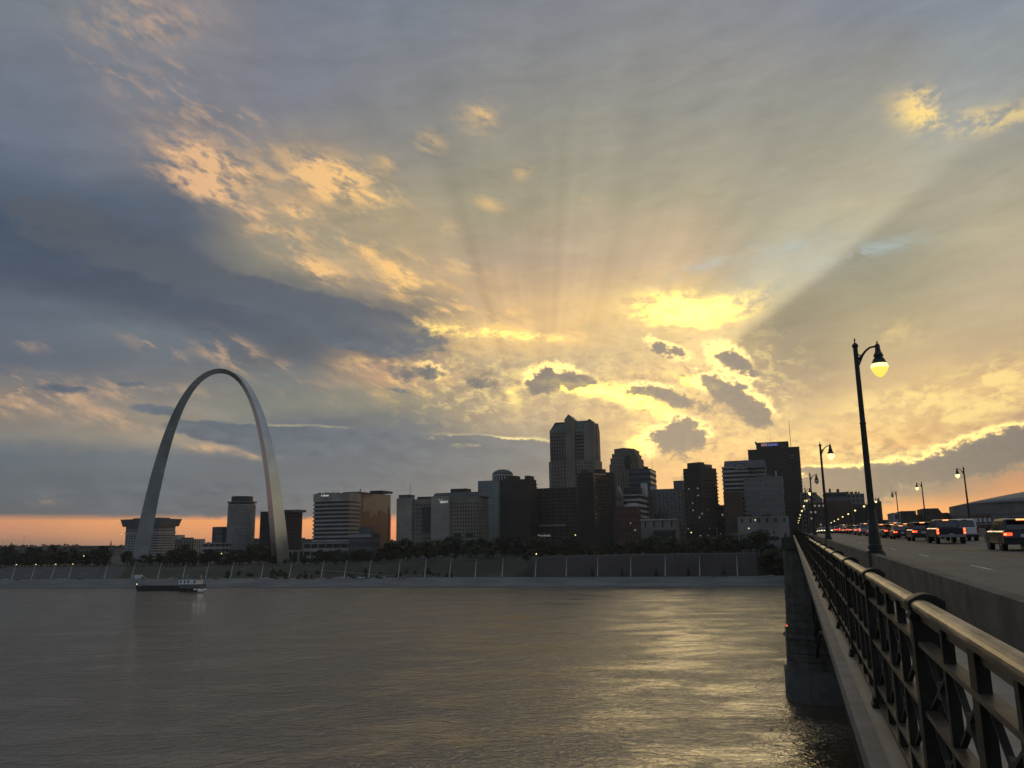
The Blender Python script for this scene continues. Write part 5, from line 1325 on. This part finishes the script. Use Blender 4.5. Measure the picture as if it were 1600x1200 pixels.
def munder():
    m = MB(); m.box(-.085, .015, .085, SP-.085, 1.262, 1.283); m.box(-.045,-.025,.085,SP-.085,1.20,1.262); return m.mesh('rail_angle', mats=(M['iron_flat'],))
def mbar_(z, w=.075, h=.03):
    m = MB(); m.box(-.035-w/2, -.035+w/2, .08, SP-.08, z-h/2, z+h/2); return m.mesh('flat_bar', mats=(M['iron_flat'],))
def mbal(w=.032):
    m = MB(); m.box(-.060,-.010,-w*.9,w*.9,.03,1.26); m.box(-.068,-.059,-w,w,.03,1.26); return m.mesh('baluster', mats=(M['iron'],))
VP_ = [.95, 1.71, 2.47]; CELL = [(.09,.92), (.99,1.64), (1.78,2.43), (2.51,3.33)]
def mbrace(z0, z1, CW=.74):
    m = MB(); m.bar((-.03,.03,z0+.02), (-.03,CW-.03,z1-.02), .018, .03, up=(1,0,0)); m.bar((-.03,CW-.03,z0+.02), (-.03,.03,z1-.02), .018, .03, up=(1,0,0))
    m.box(-.045,-.015,CW/2-.045,CW/2+.045,(z0+z1)/2-.045,(z0+z1)/2+.045); return m.mesh('cross_brace', mats=(M['iron'],))
PM, CM, RM, UM, BM = mpost(), mcap(), mrail(), munder(), mbal()
BZ = [1.064, .66, .224, .045]; BARM = [mbar_(z) for z in BZ]; XM = [[mbrace(z0, z1, b-a) for z0, z1 in ((.675,1.05),(.24,.645))] for a, b in CELL]
BW = mbal(.072)
def put(me, name, y, dy=0.0, par=RL, tilt=True, x=.76):
    o = bpy.data.objects.new(name, me); COL.objects.link(o); o.parent = par
    yy = y+dy; o.location = (x, yy, ZL+slope_z(yy)); 
    if tilt: o.rotation_euler.x = sl
    return o
NEAR = 11
for k in range(NEAR):
    y = Y00+k*SP
    p = put(PM, 'post', y, tilt=False); c = bpy.data.objects.new('cap', CM); COL.objects.link(c); c.parent = p
    h = put(RM, 'handrail', y); put(UM, 'rail_angle', y)
    for b_ in BARM: put(b_, 'flat_bar', y)
    for j, v_ in enumerate(VP_): put(BW if j == 1 else BM, 'baluster', y, v_, tilt=False)
    for (a_, b_), qs in zip(CELL, XM):
        for q in qs: put(q, 'cross_brace', y, a_)
far = MB(); farr = MB()
for k in range(NEAR, 165):
    y = Y00+k*SP; z = ZL+slope_z(y); dzz = slope_z(y+SP)-z+ZL
    far.box(.67,.85,y-.075,y+.075,z,z+1.30); far.box(.62,.91,y-.11,y+.11,z+1.30,z+1.37)
    for bz in BZ: far.bar((.725,y,z+bz), (.725,y+SP,ZL+slope_z(y+SP)+bz), .075, .03)
    farr.bar((.73,y+.08,z+1.31), (.73,y+SP-.08,ZL+slope_z(y+SP)+1.31), .11, .06)
    if k < 70:
        for v_ in VP_: far.box(.69,.75,y+v_-(.07 if v_ == 1.71 else .03),y+v_+(.07 if v_ == 1.71 else .03),z,z+1.28)
        for a_, b_ in CELL:
            for z0, z1 in ((.675,1.05),(.24,.645)):
                far.bar((.73,y+a_,z+z0), (.73,y+b_,z+z1), .03); far.bar((.73,y+a_,z+z1), (.73,y+b_,z+z0), .03)
far.build('far_railing', M['iron'], RL, kind='stuff'); farr.build('far_handrail', M['rail_metal'], RL)

# ---------------------------------------------------------------- street lamps of the bridge
def lamp_meshes():
    m = {}
    p = MB().lathe([(.30,0),(.30,.10),(.25,.13),(.25,.30),(.22,.34),(.20,.8),(.165,1.15),(.175,1.18),(.15,1.22),(.135,1.6)], 16)
    m['base'] = p.mesh('base', mats=(M['pole'],))
    p = MB(); n = 16                                             # fluted tapering shaft
    vs = []; fs = []
    zs = [1.58, 4.9, 5.0, 8.0]; rs = [.125, .105, .098, .085]
    for z, r_ in zip(zs, rs): vs += [((r_*(1 if k % 2 else .88))*math.cos(2*PI*k/32), (r_*(1 if k % 2 else .88))*math.sin(2*PI*k/32), z) for k in range(32)]
    fs = [(i*32+k, i*32+(k+1)%32, (i+1)*32+(k+1)%32, (i+1)*32+k) for i in range(3) for k in range(32)]
    p.add(vs, fs); p.lathe([(.115,0),(.125,.04),(.10,.08)], 16, (0,0,4.9)); m['shaft'] = p.mesh('shaft', mats=(M['pole'],))
    m['finial'] = MB().lathe([(.095,-.05),(.12,-.02),(.12,.03),(.10,.08),(.05,.13),(.02,.15),(.02,.20),(.035,.24),(.02,.30),(.005,.33)], 12, (0,0,8.0)).mesh('finial', mats=(M['pole'],), smooth=True)
    a = [(.06,0,7.45),(.2,0,7.58),(.36,0,7.78),(.52,0,7.90),(.70,0,7.93),(.80,0,7.90)]
    p = MB().tube(a, [.07,.05,.042,.04,.04,.04], 8); p.tube([(.07,0,7.25),(.14,0,7.40),(.26,0,7.62)], [.05,.04,.025], 6); p.tube([(.07,0,7.66),(.2,0,7.60)], [.03,.02], 6)
    m['arm'] = p.mesh('arm', mats=(M['pole'],))
    hx = .80
    m['hood'] = MB().lathe([(.02,.20),(.035,.16),(.015,.12),(.05,.10),(.09,.04),(.09,-.02),(.11,-.22),(.17,-.34),(.19,-.38),(.16,-.42),(.16,-.47),(.20,-.50),(.27,-.66),(.28,-.70),(.05,-.70)], 16, (hx,0,7.93)).mesh('hood', mats=(M['pole'],), smooth=False)
    gl = [(.27,-.705),(.31,-.80),(.31,-.88),(.26,-1.0),(.17,-1.13),(.08,-1.21),(.02,-1.24)]
    m['globe'] = MB().lathe(gl, 18, (hx,0,7.93)).mesh('globe', mats=(M['bulb_on'],), smooth=True)
    m['globe_off'] = MB().lathe(gl, 18, (hx,0,7.93)).mesh('globe', mats=(M['bulb_off'],), smooth=True)
    m['globe_far'] = MB().lathe(gl, 10, (hx,0,7.93)).mesh('globe', mats=(M['bulb_far'],), smooth=True)
    m['core'] = MB().lathe([(.278,-.70),(.318,-.80),(.3185,-.84),(.318,-.86)], 18, (hx,0,7.93)).mesh('lamp_core', mats=(M['bulb_hot'],), smooth=True)
    return m
LM = lamp_meshes()
def lamp(x, y, flip, lit, label, sc=1.0, zb=ZB):
    r = thing('street_lamp', label, 'street lamp', (x, y, zb+slope_z(y)), 'street lamps along the bridge'); r.scale = (sc, sc, sc)
    if flip: r.rotation_euler.z = PI
    parts = ['base', 'shaft', 'finial', 'arm', 'hood']
    for q in parts: o = bpy.data.objects.new(q, LM[q]); COL.objects.link(o); o.parent = r
    g = {1: 'globe', 0: 'globe_off', 2: 'globe_far'}[lit]
    o = bpy.data.objects.new('globe', LM[g]); COL.objects.link(o); o.parent = r
    if lit == 1: c = bpy.data.objects.new('lamp_core', LM['core']); COL.objects.link(c); c.parent = o
# pilasters under the left lamps
for i in range(11):
    y = 33.7+41*i
    lit = {0: 1, 1: 2, 2: 0, 3: 2}.get(i, 2)
    lamp(2.95, y, False, lit, ('nearest tall street lamp on the sidewalk barrier, globe glowing yellow' if i == 0 else '%s street lamp of the left row, counting away from the camera%s' % (ordinal(i), ', unlit' if lit == 0 else ', lit')), 1.0)
    MB().box(2.66, 3.26, y-.3, y+.3, ZL+slope_z(y), ZB+slope_z(y)+.012).build('lamp_pilaster', M['barrier'], BR)
for i in range(13):
    y = 114.7+35*i
    lit = 0 if i == 2 else 2
    lamp(21.15, y, True, lit, '%s street lamp of the right row, counting away from the camera%s' % (ordinal(i), ', unlit' if lit == 0 else ', lit'), .93, ZR+.95)

# ---------------------------------------------------------------- vehicles
def add(me, nm, par, loc=None):
    o = bpy.data.objects.new(nm, me); COL.objects.link(o); o.parent = par
    if loc: o.location = loc
    return o
def wheel_meshes(r, w=.22):
    t = MB().lathe([(r*.62,-w/2),(r*.96,-w/2),(r,-w*.35),(r,w*.35),(r*.96,w/2),(r*.62,w/2)], 20).mesh('tyre', mats=(M['tyre'],))
    m = MB().lathe([(.03,-w*.46),(r*.3,-w*.40),(r*.62,-w*.47),(r*.62,w*.47),(r*.3,w*.40),(.03,w*.46)], 14)
    for k in range(5):
        a = 2*PI*k/5; m.bar((0,0,w*.47), (r*.6*math.cos(a), r*.6*math.sin(a), w*.47), .06, .02)
        m.bar((0,0,-w*.47), (r*.6*math.cos(a), r*.6*math.sin(a), -w*.47), .06, .02)
    return t, m.mesh('rim', mats=(M['rim'],))
WM = {}
def vehicle(kind, paint, lit=True, L=4.6, Wd=1.86, H=1.70, name='car'):
    """origin on the road under the middle of the rear bumper, car pointing to +Y"""
    r = bpy.data.objects.new(name, None); COL.objects.link(r)
    body_m = M['car_'+paint]; hw = Wd/2
    wr = .40 if kind == 'pickup' else .36
    zb = .34 if kind != 'pickup' else .50
    belt = {'suv': 1.08, 'pickup': 1.22, 'sedan': .94, 'van': 1.12}[kind]
    hood = belt-.03
    # lower body: side profile swept across with tucked-in sides
    prof = [(0.03, zb+.08), (0.0, zb+.35), (.03, belt-.02), (L-.9, hood), (L-.12, hood-.20), (L, zb+.35), (L-.05, zb+.05), (L-.2, zb), (.2, zb)]
    if kind == 'sedan': prof[2:4] = [(.02, belt+.02), (.75, belt+.03), (L-1.2, hood-.02)]
    m = MB(); n = len(prof); lay = [(-hw, .0), (-hw*.96, 1.0)]
    sec = [(-1.0, .12, 0.0), (-.985, .0, 0), (.985, .0, 0), (1.0, .12, 0)]
    vs = []
    xsn = [-hw, -hw+.06, hw-.06, hw]
    for j, x in enumerate(xsn):
        k_ = .06 if j in (0, 3) else 0
        vs += [(x, min(max(y, k_*1.2), L-k_*1.2), z-(k_ if z > belt-.3 else 0)+(k_ if z < zb+.1 else 0)) for y, z in prof]
    fs = [tuple(range(n)), tuple(range(4*n-1, 3*n-1, -1))]
    for j in range(3): fs += [(j*n+i, (j+1)*n+i, (j+1)*n+(i+1)%n, j*n+(i+1)%n) for i in range(n)]
    m.add(vs, fs); add(m.mesh('body', mats=(body_m,), bevel=.015), 'body', r)
    # cabin
    if kind == 'suv':   gp = [(.10, belt-.03), (.42, H-.06), (.75, H), (L-2.15, H-.03), (L-1.35, belt-.03)]
    elif kind == 'van': gp = [(.08, belt-.03), (.30, H-.05), (.6, H), (L-1.7, H-.04), (L-.95, belt-.03)]
    elif kind == 'pickup': gp = [(1.75, belt-.03), (1.95, H-.04), (2.3, H), (L-2.1, H-.03), (L-1.45, belt-.03)]
    else:               gp = [(.45, belt), (1.25, H-.03), (1.7, H), (L-2.3, H-.03), (L-1.35, belt-.03)]
    top = hw-.20; bot = hw-.07
    def gx(z): return lerp(bot, top, (z-belt)/(H-belt))
    n = len(gp); m = MB(); m.add([(-gx(z), y, z) for y, z in gp]+[(gx(z), y, z) for y, z in gp], [tuple(range(n)), tuple(range(2*n-1, n-1, -1))]+[(i, n+i, n+(i+1)%n, (i+1)%n) for i in range(n)])
    cabin = add(m.mesh('cabin', mats=(body_m,), bevel=.03), 'cabin', r)
    # glass: rear, windscreen, sides
    (ya, za), (yb2, zb2) = gp[0], gp[1]
    def rearq(f0, f1, inx, out=.012):
        a0 = lerp(ya, yb2, f0), lerp(za, zb2, f0); a1 = lerp(ya, yb2, f1), lerp(za, zb2, f1)
        w0, w1 = gx(a0[1])-inx, gx(a1[1])-inx
        return [(-w0, a0[0]-out, a0[1]), (w0, a0[0]-out, a0[1]), (w1, a1[0]-out, a1[1]), (-w1, a1[0]-out, a1[1])]
    def plate_(q, nm, mt, par, t=.01, ax=1):
        mm = MB(); o_ = [(x, y+t, z) if ax == 1 else (x-math.copysign(t, x), y, z) for x, y, z in q]
        mm.add(q+o_, [(0,1,2,3),(7,6,5,4),(0,4,5,1),(1,5,6,2),(2,6,7,3),(3,7,4,0)]); return add(mm.mesh(nm, mats=(M[mt],)), nm, par)
    plate_(rearq(.14, .90, .13), 'rear_window', 'carglass', r)
    (yc, zc_), (yd, zd) = gp[3], gp[4]
    q = []
    for f, s in ((.1,-1),(.1,1),(.9,1),(.9,-1)):
        y = lerp(yd, yc, f); z = lerp(zd, zc_, f); q.append((s*(gx(z)-.1), y+.02, z))
    plate_(q, 'windscreen', 'carglass', r, -.01)
    zlo, zhi = belt+.03, H-.13
    yr0 = lerp(ya, yb2, .18)+.1; yr1 = lerp(ya, yb2, .92)+.12; yf0 = lerp(yd, yc, .12)-.12; yf1 = lerp(yd, yc, .85)-.12
    for s in (-1, 1):
        segs = ((0,.30),(.33,.64),(.67,1)) if kind in ('suv', 'van') else ((0,.47),(.52,1))
        for f0, f1 in segs:
            q = [(s*(gx(zlo)+.012), lerp(yr0,yf0,f0), zlo), (s*(gx(zlo)+.012), lerp(yr0,yf0,f1), zlo), (s*(gx(zhi)+.012), lerp(yr1,yf1,f1), zhi), (s*(gx(zhi)+.012), lerp(yr1,yf1,f0), zhi)]
            plate_(q, 'side_window', 'carglass', r, .01, 0)
        # mirror, roof rail
        mir = MB().box(min(s*hw, s*(hw+.22)), max(s*hw, s*(hw+.22)), yf0-.25, yf0-.10, belt-.02, belt+.17).mesh('mirror', mats=(body_m,), bevel=.03)
        add(mir, 'mirror', r)
        if kind == 'suv': add(MB().bar((s*(top-.03), .8, H+.045), (s*(top-.03), L-2.3, H+.02), .035).mesh('roof_rail', mats=(M['black_plastic'],)), 'roof_rail', r)
        for yw in (.85, L-.95):
            if wr not in WM: WM[wr] = wheel_meshes(wr)
            add(MB().xprism([(yw+(wr+.07)*math.cos(2*PI*k/16), wr+(wr+.07)*math.sin(2*PI*k/16)) for k in range(16)], min(s*(hw-.25), s*(hw+.004)), max(s*(hw-.25), s*(hw+.004))).mesh('wheel_arch', mats=(M['black_plastic'],)), 'wheel_arch', r)
            wh = add(WM[wr][0], 'wheel', r, (s*(hw-.10), yw, wr)); wh.rotation_euler.y = PI/2
            add(WM[wr][1], 'rim', wh)
        # lamps
        zl = {'suv': belt-.22, 'van': belt-.10, 'pickup': belt-.27, 'sedan': belt-.20}[kind]
        if kind == 'pickup': bx = (hw-.17, hw-.01, zl-.22, zl+.24)
        elif kind == 'van': bx = (hw-.15, hw-.01, zl-.35, zl+.15)
        else: bx = (hw-.42, hw-.01, zl-.06, zl+.10)
        add(MB().box(min(s*bx[0], s*bx[1]), max(s*bx[0], s*bx[1]), -.03, .10, bx[2], bx[3]).mesh('tail_light', mats=(M['red' if lit else 'red_dull'],), bevel=.02), 'tail_light', r)
        if lit:
            cz = (bx[2]+bx[3])/2
            for zz in ((cz-.12, cz+.12) if kind == 'pickup' else (cz,)):
                add(MB().box(min(s*(bx[1]-.13), s*(bx[1]-.03)), max(s*(bx[1]-.13), s*(bx[1]-.03)), -.045, -.02, zz-.045, zz+.045).mesh('brake_lamp', mats=(M['red_hot'],)), 'brake_lamp', r)
        add(MB().box(min(s*(hw-.45), s*(hw-.05)), max(s*(hw-.45), s*(hw-.05)), L-.16, L+.0, hood-.34, hood-.20).mesh('headlight', mats=(M['white_lamp' if lit == 'front' else 'plate'],), bevel=.02), 'headlight', r)
    zh = H-.075 if kind != 'pickup' else H-.05; yh = lerp(ya, yb2, .94)-.03
    add(MB().box(-.20, .20, yh-.03, yh+.06, zh-.04, zh+.03).mesh('high_brake_light', mats=(M['red_hot' if lit is True else 'red_dull'],)), 'high_brake_light', r)
    add(MB().box(-.16, .16, -.035, 0, zl-.14 if kind != 'pickup' else zb+.12, zl+.02 if kind != 'pickup' else zb+.27).mesh('number_plate', mats=(M['plate'],)), 'number_plate', r)
    add(MB().box(-hw+.03, hw-.03, -.09, .10, zb+.0, zb+.24 if kind != 'pickup' else zb+.20).mesh('bumper', mats=(M['black_plastic' if kind != 'pickup' else 'rim'],), bevel=.03), 'bumper', r)
    if kind == 'pickup':
        add(MB().box(-hw+.12, hw-.12, .10, 1.70, belt-.05, belt-.019).mesh('bed_floor', mats=(M['black_plastic'],)), 'bed_floor', r)
        add(MB().box(-hw+.20, hw-.20, -.02, .02, belt-.50, belt-.08).mesh('tailgate', mats=(body_m,), bevel=.02), 'tailgate', r)
        add(MB().box(-.12, .12, -.045, -.02, belt-.20, belt-.14).mesh('handle', mats=(M['black_plastic'],)), 'handle', r)
    if kind == 'suv':
        add(MB().box(-.62, .62, .02, .32, H-.02, H+.035).mesh('rear_spoiler', mats=(body_m,), bevel=.015), 'rear_spoiler', r)
        add(MB().bar((-.05, .12, belt+.03), (.38, .17, belt+.10), .02).mesh('wiper', mats=(M['black_plastic'],)), 'wiper', r)
    return r
def place(r, x, y, label, cat, group='cars queuing across the bridge', rz=0.0):
    r.location = (x, y, ZR+slope_z(y)); r.rotation_euler.x = sl if y < 190 else math.atan(slope_z(y+1)-slope_z(y)); r.rotation_euler.z = rz
    tag(r, label, cat, group); return r
V1 = vehicle('suv', 'dark', H=1.72, Wd=1.92, L=4.7)
place(V1, 11.6, 49.6, 'dark sport utility car at the right edge with red tail lights lit', 'car')
V2 = vehicle('pickup', 'dark', H=1.86, Wd=2.02, L=5.6, name='pickup_truck'); place(V2, 11.62, 70.4, 'dark pickup truck with stacked red tail lights in the queue', 'pickup')
V3 = vehicle('van', 'white', lit=False, H=1.92, Wd=1.98, L=5.0, name='van'); place(V3, 14.65, 81.5, 'white van in the far lane half hidden by the pickup', 'van')
V4 = vehicle('suv', 'brown', H=1.76, Wd=1.88, L=4.7); place(V4, 11.5, 83.4, 'dark brown sport utility car just ahead of the pickup', 'car')
V5 = vehicle('sedan', 'dark', H=1.50, Wd=1.82, L=4.7); place(V5, 11.45, 98.0, 'dark sedan two cars ahead of the pickup', 'car')
V6 = vehicle('suv', 'red', H=1.68, Wd=1.86, L=4.5); place(V6, 11.6, 108.5, 'nearest dark red sport utility car, in the middle of the queue', 'car')
V7 = vehicle('suv', 'white', H=1.72, Wd=1.86, L=4.6); place(V7, 11.5, 119.5, 'white sport utility car mid queue, just ahead of the dark red one', 'car')
V8 = vehicle('sedan', 'silver', H=1.48, Wd=1.82, L=4.6); place(V8, 11.5, 130.5, 'silver sedan ahead of the white sport utility car', 'car')
V9 = vehicle('van', 'silver', H=1.95, Wd=1.98, L=5.0, name='van'); place(V9, 11.4, 143.0, 'silver van seen left of the tall lamp post', 'van')
far_spec = [(V7, 11.4, 155), (V4, 11.5, 167), (V6, 11.5, 178), (V8, 11.4, 189), (V9, 11.5, 201), (V4, 11.5, 213), (V7, 11.4, 225), (V6, 11.4, 237),
            (V8, 14.7, 96), (V7, 14.7, 108), (V4, 14.7, 121), (V9, 14.7, 133), (V8, 14.7, 146), (V6, 14.7, 159), (V7, 14.7, 172), (V5, 14.7, 186), (V4, 14.7, 200), (V8, 14.7, 214), (V7, 14.7, 228)]
cols_ = {V7: 'white sport utility car', V4: 'dark brown sport utility car', V6: 'dark red sport utility car', V8: 'silver sedan', V9: 'silver van', V5: 'dark sedan'}
cats_ = {V9: 'van'}
q = {}; tt_ = {}
for src, x, y in far_spec: tt_[(src, x > 13)] = tt_.get((src, x > 13), 0)+1
for src, x, y in far_spec:
    c = copy_tree(src); kk = (src, x > 13); q[kk] = q.get(kk, 0)+1
    lane = 'in the far right lane' if x > 13 else 'far along the near lane'
    place(c, x+RND.uniform(-.15,.15), y, ('%s %s, %s such there' % (cols_[src], lane, ordinal(q[kk]-1))), cats_.get(src, 'car'))
ON = vehicle('sedan', 'grey', lit='front', H=1.48, name='car')
ys_on = [196, 214, 232, 250]
for i, y in enumerate(ys_on):
    c = ON if i == 0 else copy_tree(ON)
    place(c, 7.7, y, '%s oncoming car with lit headlamps near the crest of the bridge' % ordinal(i), 'car', 'oncoming cars near the crest', rz=PI)
